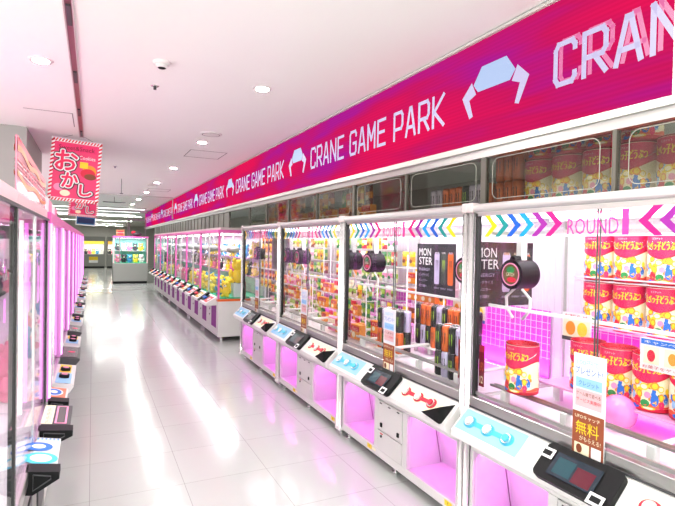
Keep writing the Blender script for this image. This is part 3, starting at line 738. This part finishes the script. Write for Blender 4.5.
def pack_shelves(y0, y1, x, zs, pal, where, step=.105, s=1.):
    for si, z in enumerate(zs):
        y = y1-.06
        while y > y0+.05:
            k = R.choice(pal)
            put_packet(k, x+R.uniform(-.01, .01), y, z, R.uniform(-.12, .12), 'on shelf %s %s' % (['one', 'two', 'three', 'four', 'five', 'six'][si]+' from the bottom', where), 0, s)
            y -= step*R.choice((1, 1, 1.08))
zs = [.83, 1.0, 1.17, 1.34, 1.51, 1.67]
rack('r', 2.52, 2.74, 3.72, 3.94, [1.0, 1.17, 1.34, 1.51], 'small wire rack at the left end of the second cabinet')
# second cabinet left half back: rows of snacks
rack('r', 2.60, 2.76, 3.30, 3.70, [1.20, 1.36], 'wire rack behind the black poster with orange snacks')
pack_shelves(3.30, 3.93, 2.68, [1.21, 1.36], [1, 6, 5, 6], 'of the second cabinet', .11)
pack_shelves(3.72, 3.95, 2.62, [1.01, 1.52], [6, 1, 5], 'of the second cabinet corner rack', .11)
for k, z in ((6, .83), (6, .93)):
    for y in (3.86, 3.74, 3.62): put_packet(k, 2.30, y, z, .1, 'stacked by the second cabinet left post, %s' % ('lower' if z < .9 else 'upper'))
# third and fourth cabinets
for ci, (y0, pal, where) in enumerate(((3.97, [0, 4, 2, 1, 0, 8, 3], 'of the third cabinet'), (5.63, [0, 4, 2, 1, 8, 5], 'of the fourth cabinet'))):
    rack('r', 2.62, 2.76, y0+.1, y0+1.56, zs[1:], 'tall wire rack of snack packets at the back %s' % where)
    pack_shelves(y0+.1, y0+1.56, 2.69, zs, pal, where)
    rack('r', 2.36, 2.48, y0+.2, y0+1.5, [1.0, 1.17], 'low front wire rack of snacks %s' % where)
    pack_shelves(y0+.15, y0+1.5, 2.42, [.83, 1.0, 1.17], pal+[3, 6, 7], 'in the front %s' % where)
# big boxes in third cabinet's right part and low front row
for j, y in enumerate((4.1, 4.27, 4.44, 4.61)): put_packet(7 if j % 2 else 6, 2.24, y, .83, 0, 'on the play field of the third cabinet', 0, 1.35)
# hanging strings of packets in fourth cabinet
for j, y in enumerate((7.1, 6.92, 6.74)):
    for q in range(6): put_packet([1, 5, 1, 2, 1, 5][q], 2.25, y, 1.08+q*.125, 0, 'in hanging string %s of the fourth cabinet' % ['nearest the left post', 'in the middle', 'on the right'][j], 0, .95)
    MB().tube([(2.25, y, 1.08), (2.25, y, 1.9)], .002, PAPER, 5)  .build('packet_string', label='thin white cord carrying snack packets, %s of the fourth cabinet' % ['nearest the left post', 'in the middle', 'on the right'][j], category='cord')
# header stock
for y0, where in ((3.97, 'stored on the roof of the third cabinet'), (5.63, 'stored on the roof of the fourth cabinet')):
    for j in range(9):
        if j in (4,): continue
        for q in range(2): put_packet([6, 5, 1, 6, 0][(j+q) % 5], 2.34, y0+.15+j*.165, 1.953+q*.136, 0, where+(', lower tier' if q == 0 else ', upper tier'), 0, 1.35)

# ------------------------------------------------------------------ pink-topped row
def make_plush(c, m2=None):
    b = MB(); b.ball((0, 0, .075), (.06, .065, .078), c); b.ball((-.005, 0, .185), (.06, .068, .058), c)
    for s in (-1, 1):
        b.ball((0, s*.05, .235), (.018, .024, .026), c, 8, 6); b.ball((-.03, s*.072, .10), (.026, .022, .045), c, 8, 6); b.ball((-.05, s*.04, .022), (.04, .026, .024), c, 8, 6)
    t = empty('plush_toy'); b.build('plush_body', t)
    q = MB(); q.ball((-.058, 0, .17), (.018, .028, .02), m2 or CREAM, 8, 6)
    q.build('muzzle', t)
    e = MB()
    for s in (-1, 1): e.ball((-.056, s*.027, .20), .007, BLK, 6, 5)
    e.ball((-.076, 0, .176), .007, BLK, 6, 5); e.build('eyes', t)
    return t
plushes = [('yellow', make_plush(mat('plush_yellow', c255(250, 220, 70), .9))), ('pink', make_plush(mat('plush_pink', c255(240, 120, 160), .9))), ('dark', make_plush(mat('plush_dark', (.03, .03, .04), .9))), ('white', make_plush(mat('plush_white', (.85, .83, .8), .9), ROSE)), ('blue', make_plush(mat('plush_blue', c255(70, 150, 200), .9)))]
pu = [False]*5
def put_plush(k, x, y, z, rz, where, s=1.):
    nm, t0 = plushes[k]
    o = t0 if not pu[k] else copy_tree(t0); pu[k] = True
    o.location = (x, y, z); o.rotation_euler = (0, 0, rz); o.scale = (s, s, s)
    o['label'] = '%s plush toy %s' % (nm, where); o['category'] = 'plush toy'; o['group'] = '%s plush toys %s' % (nm, where)
W2 = 1.655
def make_pink_cabinet():
    t = empty('crane_game_cabinet')
    b = MB(); b.box((.0, .005, .08), (D, W2-.005, .70), SHELL, .006)
    b.box((.0, .03, .70), (D, W2-.03, .74), SHELL); b.build('lower_casing', t)
    b = MB(); b.box((-.012, -.001, .695), (D, .004, .735), ORANGE); b.box((-.012, 0, .695), (-.004, W2, .735), ORANGE); b.build('orange_stripe', t)
    for k in range(2):
        y = .16+k*.83
        q = MB().box((-.006, y, .22), (.0, y+.36, .62), PURP, .002); d = q.build('prize_window', t)
        MB().box((-.008, y-.01, .21), (-.003, y+.37, .22), WHITE).box((-.008, y-.01, .62), (-.003, y+.37, .63), WHITE).build('frame', d)
        c = MB(); c.prism([(-.20, .62), (-.19, .66), (-.0, .77), (.0, .62)], 'y', y-.06, y+.52, WHITE); c = c.build('control_console', t)
        F = fr((-.19, y+.52, .662), (0, -1, 0), (.19, 0, .108))
        q = MB(); q.rect(F, .02, .02, .25, .18, BLK, .002); q.rect(F, .27, .02, .52, .18, ORG if k else REDM, .002); q.disc(F, (.4, .1), .05, .04, PAPER, .003); q.build('decal', c)
        for u in (.07, .17): p = F[0]+F[1]*u+F[2]*.09; MB().cyl(p, p+F[3]*.03, .03, REDM if k else BLUE, 12).build('button', c)
        MB().prism([(-.22, .66), (-.03, .80), (-.0, .78), (-.16, .62)], 'y', y+.5, y+.62, BLK).build('coin_box', t)
        for zz in (.4, .5): MB().cyl((0, y+.52, zz), (-.01, y+.52, zz), .014, DGREY, 10).build('lock', t)
    for y in (.02, W2/2, W2-.02):
        r = .022 if y != W2/2 else .01
        MB().box((-.01, y-r, .735), (.02, y+r, 1.89), PINKP if r > .02 else ALU, .004).build('post', t)
    MB().box((D-.03, 0, .74), (D, W2, 1.89), LINER).build('back_panel', t)
    MB().box((-.02, 0, 1.885), (D, W2, 1.93), PINKP, .004).box((.02, .0, 1.93), (D, W2, 1.97), CONN).build('roof_panel', t)
    MB().box((.02, .01, .74), (D-.03, W2-.01, .755), TEAL).build('play_field', t)
    MB().box((.0, .03, .745), (.004, W2-.03, 1.885), MATS['clear_glass']).build('front_glass', t)
    MB().box((.02, .004, .745), (D-.03, .007, 1.885), MATS['clear_glass']).build('side_glass', t)
    MB().tube([(.07, .08, 1.87), (.07, W2-.08, 1.87)], .012, TUBE, 6).build('light_tube', t)
    for z in (1.1, 1.42): MB().box((D-.25, .05, z), (D-.04, W2-.05, z+.01), MATS['pink_acrylic_shelf']).build('shelf', t)
    for k in range(2):
        y = .42+k*.83; q = MB(); q.cyl((.35, y, 1.62), (.35, y, 1.87), .012, CHR, 8); q.lathe([(0, .09), (.07, .085), (.11, .05), (.115, .0), (.09, -.03), (0, -.03)], (.35, y, 1.56), GREYP, 18)
        c = q.build('claw_unit', t)
        for s in (-1, 1): MB().tube([(.35, y+s*.06, 1.54), (.35, y+s*.13, 1.48), (.35, y+s*.12, 1.4), (.35, y+s*.04, 1.33)], .01, CHR, 6).build('arm', c)
    for yy in (0., .41, .82, 1.23): MB().box((.16, yy, 1.97), (.19, yy+.02, 2.24), MATS['header_post']).build('header_post', t)
    MB().box((.17, .02, 1.97), (.176, W2, 2.235), mat('frosted_grey_acrylic', c255(125, 125, 116), .35, alpha=.8)).build('header_board', t)
    for yy in (.1, W2-.1): MB().cyl((.08, yy, 0), (.08, yy, .085), .03, CHR, 10).cyl((D-.08, yy, 0), (D-.08, yy, .085), .03, CHR, 10).build('foot', t)
    return t
pc = make_pink_cabinet()
ordn = ['nearest, with a yellow plush at its end']+['%s from the near end' % q for q in ('second', 'third', 'fourth', 'fifth', 'last')]
for i in range(6):
    y0 = 8.57+i*W2
    o = pc if i == 0 else copy_tree(pc)
    o.location = (1.945, y0, 0); o['label'] = 'pink-topped crane cabinet with purple windows, %s' % ordn[i]; o['category'] = 'crane game machine'; o['group'] = 'pink topped crane cabinets'
    light('cabinet_lamp', (2.25, y0+W2/2, 1.86), 19, (.95, 1, 1), (.3, 1.3))
    w = 'in the %s pink-topped cabinet' % ['nearest', 'second', 'third', 'fourth', 'fifth', 'sixth'][i]
    for j in range(3 if i > 2 else 4):
        for q, x in enumerate((2.12, 2.36)):
            put_plush(R.choice([0, 0, 0, 1, 2, 4] if i < 2 else [0, 1, 2, 3, 4]), x, y0+.2+j*.4+q*.12, .756, R.uniform(-.6, 1.2), w+' on the green play field', 1.15)
    if i < 4:
        for j in range(5):
            put_plush(R.choice([0, 3, 2, 1]), 2.66, y0+.2+j*.3, 1.11, R.uniform(-.3, .3), w+' on the lower shelf', 1.0)
            put_plush(R.choice([0, 3, 2, 4]), 2.66, y0+.15+j*.3, 1.43, R.uniform(-.3, .3), w+' on the upper shelf', 1.0)
put_plush(0, 2.32, 8.72, 1.0, -1.2, 'perched highest at the glass end of the pink-topped row', 1.7)
MB().box((2.22, 8.62, .756), (2.42, 8.82, 1.0), mat('clear_box', c255(220, 235, 230), .2)).build('display_box', label='pale display box under the largest yellow plush toy', category='box')
put_plush(0, 2.62, 8.66, 1.431, -1.3, 'at the glass end of the upper shelf', 1.2)

# ------------------------------------------------------------------ left row
WL = 1.36
def make_left_cabinet(pink):
    t = empty('crane_game_cabinet')
    MB().box((-.85, .005, .07), (-.0, WL-.005, .64), GREYP if not pink else SHELL, .005).build('lower_casing', t)
    MB().box((-.03, 0, .64), (.012, WL, .70), ALU, .004).build('glass_sill', t)
    MB().box((-.85, .01, .64), (-.03, WL-.01, .66), LINER).build('play_field', t)
    MB().box((-.85, 0, .66), (-.83, WL, 1.84), LINER).build('back_panel', t)
    g = MB().box((-.006, .03, .70), (-.002, WL-.03, 1.82), MATS['clear_glass']).build('front_glass', t)
    if pink:
        for y in (.0, WL-.045):
            MB().box((-.03, y, .70), (.012, y+.045, 1.81), mat('lilac_metal', c255(225, 150, 220), .35), .004).build('post', t)
            MB().tube([(.018, y+.02, .72), (.018, y+.02, 1.80)], .008, PTUBE, 8).build('light_strip', t)
            MB().tube([(-.5, y+.02, .72), (-.5, y+.02, 1.79)], .012, PTUBE, 8).build('light_strip', t)
        MB().box((-.85, 0, 1.80), (.02, WL, 1.87), PINKP, .004).build('roof_panel', t)
        MB().box((-.012, WL/2-.012, .7), (.004, WL/2+.012, 1.84), CHR).build('glass_stile', t)
    else:
        for y in (.0, WL-.03):
            MB().box((-.02, y+.004, .70), (.003, y+.022, 1.82), BLKR, .003).build('gasket', t)
            MB().box((-.02, y-.0 if y < .1 else y+.022, .7), (.004, y+.004 if y < .1 else y+.03, 1.82), CHR).build('post', t)
        MB().box((-.012, WL/2-.012, .7), (.002, WL/2+.012, 1.82), CHR, .004).build('glass_stile', t)
        MB().box((-.85, 0, 1.82), (.0, WL, 1.88), PINKL, .004).build('roof_panel', t)
        MB().box((-.001, 0, 1.815), (.012, WL, 1.825), DGREY).build('header_strip', t)
    for x, y in ((-.12, .12), (-.12, WL-.12), (-.7, .3), (-.7, .95)):
        MB().tube([(x, y, .68), (x, y, 1.81)], .011, TUBE if not pink else PTUBE, 8).build('light_tube', t)
    for z in (1.05, 1.4): MB().box((-.83, .04, z), (-.6, WL-.04, z+.01), LINER).build('shelf', t)
    for k in range(2):
        y = .2+k*.66; q = MB(); q.box((-.4, y+.1, 1.70), (-.3, y+.2, 1.80), BLK, .01); q.cyl((-.35, y+.15, 1.55), (-.35, y+.15, 1.7), .05, WHITE, 14); c = q.build('claw_unit', t)
        for s in (-1, 1): MB().tube([(-.35, y+.15+s*.04, 1.55), (-.35, y+.15+s*.1, 1.48), (-.35, y+.15+s*.04, 1.38)], .008, CHR, 6).build('arm', c)
        MB().box((-.0, y, .2), (.008, y+.36, .5), PURP if pink else DGREY, .002).build('prize_window', t)
    return t
def left_console(y, kind, label, length=.34, prot=.16):
    """sloped button shelf on brackets in front of the left glass"""
    t = empty('button_console', (-.25, y, 0), label=label, category='control console', group='button consoles of the left row')
    b = MB()
    top = mat('console_white', (.78, .78, .76), .35)
    b.prism([(0, .70), (0, .58), (prot*.8, .62), (prot, .66), (prot, .675)], 'y', 0, length, {'w': top, 'b': DGREY}[kind[0]]); b.build('shelf', t)
    F = fr((0, length, .70), (0, -1, 0), (-prot, 0, .025)); F = fr((prot, 0, .6765), (0, 1, 0), (-prot, 0, .025))
    q = MB()
    if kind == 'wblue':
        for k in range(9): q.disc(F, (length-.02, .012+k*.018), .006, .006, BLUE, .002, 8); q.disc(F, (length-.035, .012+k*.018), .005, .005, CYAN, .002, 8)
        q.disc(F, (length*.62, .09), .055, .06, BLUE, .002, 24); q.disc(F, (length*.62, .09), .028, .03, PAPER, .003, 20)
        q.disc(F, (length*.2, .07), .07, .07, CYAN, .002, 24); q.disc(F, (length*.2, .07), .045, .045, PAPER, .0025, 24)
        q.build('decal', t)
    elif kind == 'worange':
        q.rect(F, .01, .01, length-.01, prot-.01, mat('print_coral', c255(240, 130, 95), .5), .001); q.disc(F, (length*.5, .08), .085, .055, PAPER, .002, 24); q.disc(F, (length*.5, .08), .07, .045, BLUE, .003, 24); q.disc(F, (length*.5, .08), .035, .022, PAPER, .004, 20); q.build('decal', t)
    elif kind == 'bscreen':
        q.rect(F, .03, .02, length-.03, prot-.07, ROSE, .002); q.rect(F, .045, .03, length-.045, prot-.08, mat('grey_screen', c255(95, 90, 92), .2), .003); q.build('screen', t)
        r = MB(); r.rect(F, .02, prot-.06, length-.02, prot-.005, CREAM, .002)
        for k in range(4): r.text(F, 'ガチャ', .03+k*.07, prot-.05, .055, .03, REDM, .003)
        r.build('decal', t)
    elif kind == 'wmix':
        q.rect(F, .02, .02, length*.5, prot-.02, SKYB, .002); q.rect(F, length*.55, .03, length-.03, prot-.03, YEL, .002); q.build('decal', t)
        for k in range(2):
            p = F[0]+F[1]*(length*(.3+.35*k))+F[2]*.07; r = MB(); r.cyl(p, p+F[3]*.025, .035, BLK, 14); r.cyl(p+F[3]*.02, p+F[3]*.03, .02, ROSE, 12); r.build('button', t)
    else:
        q.rect(F, .02, .02, length-.02, prot-.02, mat('grey_screen', c255(95, 90, 92), .2), .002); q.disc(F, (length*.5, .07), .03, .03, PINKM, .003); q.build('decal', t)
    # dark triangular end bracket that faces the entrance
    if kind in ('wblue', 'worange', 'bscreen'):
        w = MB(); w.prism([(0, .70), (0, .60), (.03, .595), (prot+.015, .65), (prot+.015, .68), (.02, .70)], 'y', -.09, -.0, BLK)
        w = w.build('coin_box', t)
        MB().tube([(.03, -.092, .685), (.03, -.092, .615), (prot*.85, -.092, .655), (prot*.85, -.092, .668), (.03, -.092, .685)], .003, DGREY, 6).build('ridge', w)
    return t
lc = make_left_cabinet(False); lp = make_left_cabinet(True)
for i, y in enumerate((.805, 2.165)):
    o = lc if i == 0 else copy_tree(lc)
    o.location = (-.25, y, 0); o['category'] = 'crane game machine'; o['group'] = 'pale crane cabinets at the near left'
    o['label'] = ['nearest left crane cabinet with pale pink header and black glass gasket, cut by the frame', 'second left crane cabinet with black gaskets under the red acrylic header sign'][i]
    light('cabinet_lamp', (-.6, y+WL/2, 1.79), 14, (.95, 1, 1), (.1, 1.2))
for i in range(9):
    y = 3.525+i*WL; o = lp if i == 0 else copy_tree(lp)
    o.location = (-.25, y, 0); o['category'] = 'crane game machine'; o['group'] = 'pink lit crane cabinets in the left row'
    o['label'] = 'pink-lit crane cabinet with pink posts, %s of the receding left row' % ['first', 'second', 'third', 'fourth', 'fifth', 'sixth', 'seventh', 'eighth', 'last'][i]
    light('cabinet_lamp', (-.6, y+WL/2, 1.80), 9, (1, .75, .97), (.1, 1.2))
    w = 'in the %s pink-lit left cabinet' % ['first', 'second', 'third', 'fourth', 'fifth', 'sixth', 'seventh', 'eighth', 'last'][i]
    if i < 4:
        for j in range(3): put_plush(R.choice([1, 3, 4]), -.55, y+.25+j*.4, .661, PI+R.uniform(-.5, .5), w, 1.2)
        for j in range(4): put_plush(R.choice([1, 2, 3]), -.97, y+.2+j*.3, 1.061, PI, w+' on the shelf', 1.0)
for i, y in enumerate((.805, 2.165)):
    w = 'in the %s left cabinet' % ['nearest', 'second'][i]
    for j in range(5):
        for z, tag_ in ((1.061, 'lower shelf'), (1.411, 'upper shelf')):
            k = R.choice([0, 3, 6, 8, 4])
            put_packet(k, -.98, y+.2+j*.23, z, PI, w+' on the '+tag_, 0, 1.5)
left_console(2.58, 'wblue', 'white button console printed with blue swirls and a black coin box, nearest on the left', .34, .115)
left_console(3.10, 'bscreen', 'dark console with pink-framed grey screen, second on the left', .38, .15)
left_console(3.64, 'worange', 'coral and white console printed with a blue ring, third on the left', .25, .11)
left_console(3.98, 'wmix', 'wide white console with blue and yellow print, fourth on the left', .62, .14)
left_console(4.85, 'bx', 'long black console beyond the white one, fifth on the left', .5, .16)
for k in range(14):
    left_console(5.5+k*.72, ['wmix', 'bx'][k % 2], ('white' if k % 2 == 0 else 'black')+' console projecting from the pink-lit left row, %s beyond the long black one' % ['first', 'second', 'third', 'fourth', 'fifth', 'sixth', 'seventh', 'eighth', 'ninth', 'tenth', 'eleventh', 'twelfth', 'thirteenth', 'last'][k], .46, .15)
# hanging white notice card below the near console
b = MB(); F = fr((-.245, 2.12, .46), (1, .0, 0), (0, 0, 1)); b.box((-.245, 2.12, .46), (-.105, 2.124, .60), PAPER)
b.disc(F, (.03, .11), .022, .016, ROSE, .001); b.text(F, 'お知らせ', .06, .1, .07, .022, NAVY, .001); b.text(F, 'お一人様', .055, .065, .075, .02, BROWN, .001); b.disc(F, (.12, .05), .012, .018, ORG, .001)
b.rect(F, .0, .134, .14, .14, ROSE, .0015); b.box((-.25, 2.118, .585), (-.21, 2.122, .595), CHR)
b.build('notice_card', label='white notice card with pink spots hanging low at the near left edge', category='card')

# header signs above left cabinets
def header_sign(y0, y1, z0, z1, label):
    t = empty('header_sign', (-.27, 0, 0), label=label, category='sign')
    F = fr((-.0, y0, z0), (0, 1, 0), (0, 0, 1)); L = y1-y0; H = z1-z0
    ac = mat('pink_acrylic', c255(240, 150, 175), .15, alpha=.8); q = MB()
    pts = [(0, 0)]+[(L, 0), (L, H*.8)]+[(L*.75, H*.84), (L*.4, H*.93), (0, H)]
    o, u, v, n = F; nn = len(pts)
    q.add([o+u*p[0]+v*p[1] for p in pts]+[o+u*p[0]+v*p[1]-n*.006 for p in pts], [tuple(range(nn)), tuple(range(nn, 2*nn))]+[(i, (i+1) % nn, nn+(i+1) % nn, nn+i) for i in range(nn)], ac); q.build('panel', t)
    q = MB(); P = mat('acrylic_red', c255(225, 40, 80), .3); O = mat('acrylic_orange', c255(240, 140, 50), .3)
    for off in (.002, -.008):
        q.poly(F, [(0, H*.82), (L, H*.66), (L, H*.8), (0, H*.99)], P, off)
        for k in range(12):
            a, c = k/12, (k+1)/12; f = lambda s: H*(.72-.16*s+.05*math.sin(s*14)); g = lambda s: H*(.26-.12*s+.06*math.sin(s*11+2))
            q.poly(F, [(a*L, f(a)), (c*L, f(c)), (c*L, f(c)+.025), (a*L, f(a)+.025)], O, off*1.3)
            q.poly(F, [(a*L, g(a)), (c*L, g(c)), (c*L, g(c)+.02), (a*L, g(a)+.02)], O, off*1.3)
        for k in range(5): q.poly(F, [(0, H*(.3+.07*k)), (L, H*(.24+.07*k)), (L, H*(.26+.07*k)), (0, H*(.325+.07*k))], PAPER if k % 2 else P, off*1.1)
    F2 = fr((-.0, y0, z0), (0, 1, 0), (0, 0, 1)); q.text(F2, 'SWEETS', L*.1, H*.36, L*.75, H*.22, P, .004)
    q.build('print', t)
header_sign(2.32, 3.62, 1.885, 2.11, 'pink and red acrylic header sign standing on the second left cabinet')
t = empty('header_sign', (-.27, 3.6, 1.872), label='row of white and pink striped boards on the first pink-lit left cabinet', category='sign')
for k in range(4): MB().box((-.01-.0*k, .05+k*.3, 0), (.0, .30+k*.3, .11-.01*k), [PAPER, ROSE][k % 2], .002).build('board', t)

# hanging signs
def hang_sign(x, y, z0, w, h, big, label, first=False):
    t = empty('hanging_sign', (x, y, 0), label=label, category='sign', group='hanging aisle signs'); t.rotation_euler = (0, math.radians(3.5), 0)
    F = fr((-w/2, 0, z0), (1, 0, 0), (0, 0, 1)); q = MB()
    base = mat('sign_pink', c255(235, 60, 115), .5) if big else mat('sign_blue', c255(40, 110, 170), .5)
    q.box((-w/2, 0, z0), (w/2, .008, z0+h), PAPER)
    # candy-stripe border
    n = 16
    if big:
        for k in range(n):
            a = k/n; d = .5/n
            for (x0, y0, x1, y1, hor) in ((0, 0, w, .035, 1), (0, h-.035, w, h, 1), (0, 0, .035, h, 0), (w-.035, 0, w, h, 0)):
                if hor: q.poly(F, [(a*w, y0), ((a+d)*w, y0), (min((a+d)*w+.02, w), y1), (min(a*w+.02, w), y1)], REDM, .001)
                else: q.poly(F, [(x0, a*h), (x1, min(a*h+.02, h)), (x1, min((a+d)*h+.02, h)), (x0, (a+d)*h)], REDM, .001)
    q.rect(F, .035, .04, w-.035, h-.04, base, .0015)
    if big:
        q.rect(F, .06, h-.14, w-.06, h-.06, PINKM, .002); q.text(F, 'Sweet&Snack', .08, h-.125, w-.16, .05, MAROON, .003)
        q.disc(F, (w*.78, h*.52), w*.14, h*.1, ORG, .002); q.disc(F, (w*.75, h*.48), w*.15, h*.08, REDM, .003); q.disc(F, (w*.8, h*.43), w*.12, h*.05, BROWN, .004); q.rect(F, w*.58, h*.56, w*.74, h*.66, YEL, .0025)
        q.text(F, 'Cookies', w*.56, h*.70, w*.32, h*.06, PAPER, .004)
        q.disc(F, (w*.2, h*.22), w*.1, h*.06, ROSE, .002); q.disc(F, (w*.33, h*.13), w*.1, h*.05, CREAM, .002)
        for ch, cx, cy, sz in (('お', .10, .50, .37), ('か', .25, .23, .27), ('し', .61, .11, .21)):
            for k in range(16): q.text(F, ch, cx*w+.030*math.cos(k*PI/8), cy*h+.030*math.sin(k*PI/8), sz*w*1.15, sz*w*1.15, INK, .005+.0004*k)
            for k in range(12): q.text(F, ch, cx*w+.019*math.cos(k*PI/6), cy*h+.019*math.sin(k*PI/6), sz*w*1.15, sz*w*1.15, PAPER, .0118+.0004*k)
            for k in range(5): q.text(F, ch, cx*w+(0, .006, -.006, 0, 0)[k], cy*h+(0, 0, 0, .006, -.006)[k], sz*w*1.15, sz*w*1.15, mat('sign_crimson', c255(235, 30, 90), .5), .017+.0004*k)
    else:
        q.rect(F, .06, .08, w-.06, h*.35, NAVY, .003); q.rect(F, .06, h*.4, w-.06, h*.6, REDM, .003)
    q.build('board', t)
    MB().tube([(-w/2, .004, z0+h+.004), (w/2, .004, z0+h+.004)], .007, PAPER, 8).build('hanger_rail', t)
    for s in (-.35, .35): MB().tube([(s*w, .004, z0+h), (s*w*.3, .004, CZ)], .0015, DGREY, 5).build('wire', t)
hang_sign(-.20+2.2*math.tan(math.radians(-3.5))*0-.155, 6.9, 2.17, .55, .75, True, 'tilted pink hanging sign with big white-edged lettering, nearest over the left of the aisle')
hang_sign(-.33, 11.8, 2.20, .55, .73, True, 'second pink hanging sign, mostly hidden behind the nearest one')
hang_sign(-.36, 18.9, 2.20, .62, .72, False, 'blue hanging sign farthest back over the aisle')

# ------------------------------------------------------------------ island cabinet and far machines
t = empty('crane_game_cabinet', (.73, 21.7, 0), label='free-standing grey crane cabinet with pink roof and teal interior, facing the aisle at its end', category='crane game machine')
IW = 1.3
MB().box((0, 0, .09), (IW, .9, .82), GREYP, .006).build('lower_casing', t)
MB().box((.02, .02, 0), (IW-.02, .88, .09), BLK).build('plinth', t)
MB().box((-.02, -.02, 1.84), (IW+.02, .92, 1.9), PINKP, .004).build('roof_panel', t)
for x in (0, IW-.05): MB().box((x, 0, .82), (x+.05, .05, 1.84), PINKL).build('post', t)
MB().box((.22, -.002, .82), (.25, .02, 1.84), GREYP).build('glass_stile', t)
MB().box((0, .87, .82), (IW, .9, 1.84), mat('teal_back', c255(140, 215, 200), .5)).build('back_panel', t)
MB().box((.02, .02, .82), (IW-.02, .87, .83), TEAL).build('play_field', t)
MB().box((.05, .01, .83), (IW-.05, .014, 1.84), MATS['clear_glass']).build('front_glass', t)
MB().box((.05, .4, 1.3), (IW-.05, .86, 1.31), LINER).build('shelf', t)
light('cabinet_lamp', (.73+IW/2, 22.0, 1.82), 22, (.9, 1, 1), (1.1, .4))
for j in range(5): put_plush([1, 2, 4, 0, 3][j], .92+j*.22, 22.0, .831, PI/2, 'in the free-standing cabinet, front row', 1.3)
for j in range(5): put_plush([2, 3, 1, 2, 0][j], .92+j*.22, 22.3, 1.311, PI/2, 'in the free-standing cabinet, shelf', 1.2)
b = MB(); b.box((.85, 21.9, 1.905), (1.15, 22.3, 2.16), mat('cardboard', c255(165, 110, 75), .8)); F = fr((.85, 21.899, 1.905), (1, 0, 0), (0, 0, 1)); b.rect(F, .05, .05, .25, .2, REDM, .001); b.rect(F, .0, .12, .3, .135, CREAM, .0015)
b.build('cardboard_box', label='brown cardboard box with red print on the free-standing cabinet roof', category='box')
b = MB(); b.ball((1.62, 22.1, 2.0), (.2, .18, .1), DGREY); b.ball((1.5, 22.05, 2.06), (.09, .08, .07), REDM); b.build('stuffed_bag', label='dark stuffed bag lying on the free-standing cabinet roof', category='bag')
b = MB()
for x in (1.3, 1.36): b.tube([(x, 22.5, 1.905), (x, 22.5, 2.6)], .02, ALU, 8)
b.tube([(1.3, 22.5, 2.6), (2.0, 22.5, 2.6)], .02, ALU, 8); b.tube([(2.0, 22.5, 1.905), (2.0, 22.5, 2.6)], .02, ALU, 8)
b.build('pipe_frame', label='grey pipe frame standing on the free-standing cabinet roof', category='frame')
YBACK = mat('yellow_lit_panel', c255(235, 225, 80), .5, emit=c255(235, 225, 80), es=.8)
for i, (x, wd) in enumerate(((-.55, 1.25), (.80, .9))):
    t = empty('prize_machine', (x, 34.5, 0), label=['grey prize machine with yellow lit window and yellow label at the far wall', 'grey prize machine with an orange-lit window at the far wall, beside the free-standing cabinet'][i], category='prize machine')
    MB().box((0, 0, .1), (wd, .8, .85), GREYP).box((0, 0, 1.62), (wd, .8, 1.95), GREYP).box((0, .7, .85), (wd, .8, 1.62), LINER).box((0, 0, .85), (.06, .7, 1.62), GREYP).box((wd-.06, 0, .85), (wd, .7, 1.62), GREYP).build('casing', t)
    MB().box((0.02, .02, 0), (wd-.02, .78, .1), BLK).build('plinth', t)
    MB().box((.06, -.005, 1.5), (wd-.06, .01, 1.66), YBACK if i == 0 else mat('orange_lit_panel', c255(240, 180, 70), .5, emit=c255(240, 180, 70), es=.8)).build('lit_header', t)
    MB().box((.06, .0, .85), (wd-.06, .004, 1.5), MATS['clear_glass']).build('front_glass', t)
    MB().box((.35, -.006, .32), (.85, .0, .7), YEL if i == 0 else PAPER).box((.35, -.008, .32), (.85, -.002, .48), PAPER).build('label_panel', t)
    light('cabinet_lamp', (x+wd/2, 34.8, 1.48), 18, (1, .98, .8), (wd*.8, .3))
    for j in range(5 if i == 0 else 4): put_plush([2, 1, 0, 4, 3][j], x+.18+j*.21, 35.0, .851, PI/2, 'in the %s far prize machine' % ['left', 'right'][i], 1.4)
# pillar and doorway wall bits at the far end
MB().box((2.6, 24.4, 0), (3.0, 24.8, CZ), mat('pillar_white', c255(225, 225, 220), .6)).build('wall_pillar', kind='structure')
MB().box((-4, 30, 0), (-.6, 30.1, CZ-.27), WALLG).build('wall_partition', kind='structure')

# ------------------------------------------------------------------ world and camera
w = bpy.data.worlds.new('world'); S.world = w; w.use_nodes = True
w.node_tree.nodes['Background'].inputs[0].default_value = (.97, 1, .95, 1); w.node_tree.nodes['Background'].inputs[1].default_value = 2.5
f = 500; yaw = math.radians(26.1); p = math.atan(7.6/500); r = .02
Fw = Vector((math.sin(yaw)*math.cos(p), math.cos(yaw)*math.cos(p), -math.sin(p)))
R0 = Vector((math.cos(yaw), -math.sin(yaw), 0)); U0 = R0.cross(Fw)
Rr = R0*math.cos(r)+U0*math.sin(r); Uu = U0*math.cos(r)-R0*math.sin(r)
cd = bpy.data.cameras.new('camera'); cd.sensor_width = 36; cd.lens = f/675*36; cd.clip_start = .05
co = bpy.data.objects.new('camera', cd); COL.objects.link(co)
M = Matrix((Rr, Uu, -Fw)).transposed().to_4x4(); M.translation = Vector((0, 0, 1.7)); co.matrix_world = M
S.camera = co
vs = S.view_settings; vs.view_transform = 'Standard'; vs.look = 'None'; vs.gamma = 1; vs.exposure = 0.36; vs.use_curve_mapping = False
cy = S.cycles; cy.transparent_max_bounces = 24; cy.max_bounces = 7; cy.diffuse_bounces = 4; cy.glossy_bounces = 4; cy.use_denoising = True; cy.sample_clamp_indirect = 4
cy.caustics_reflective = False; cy.caustics_refractive = False
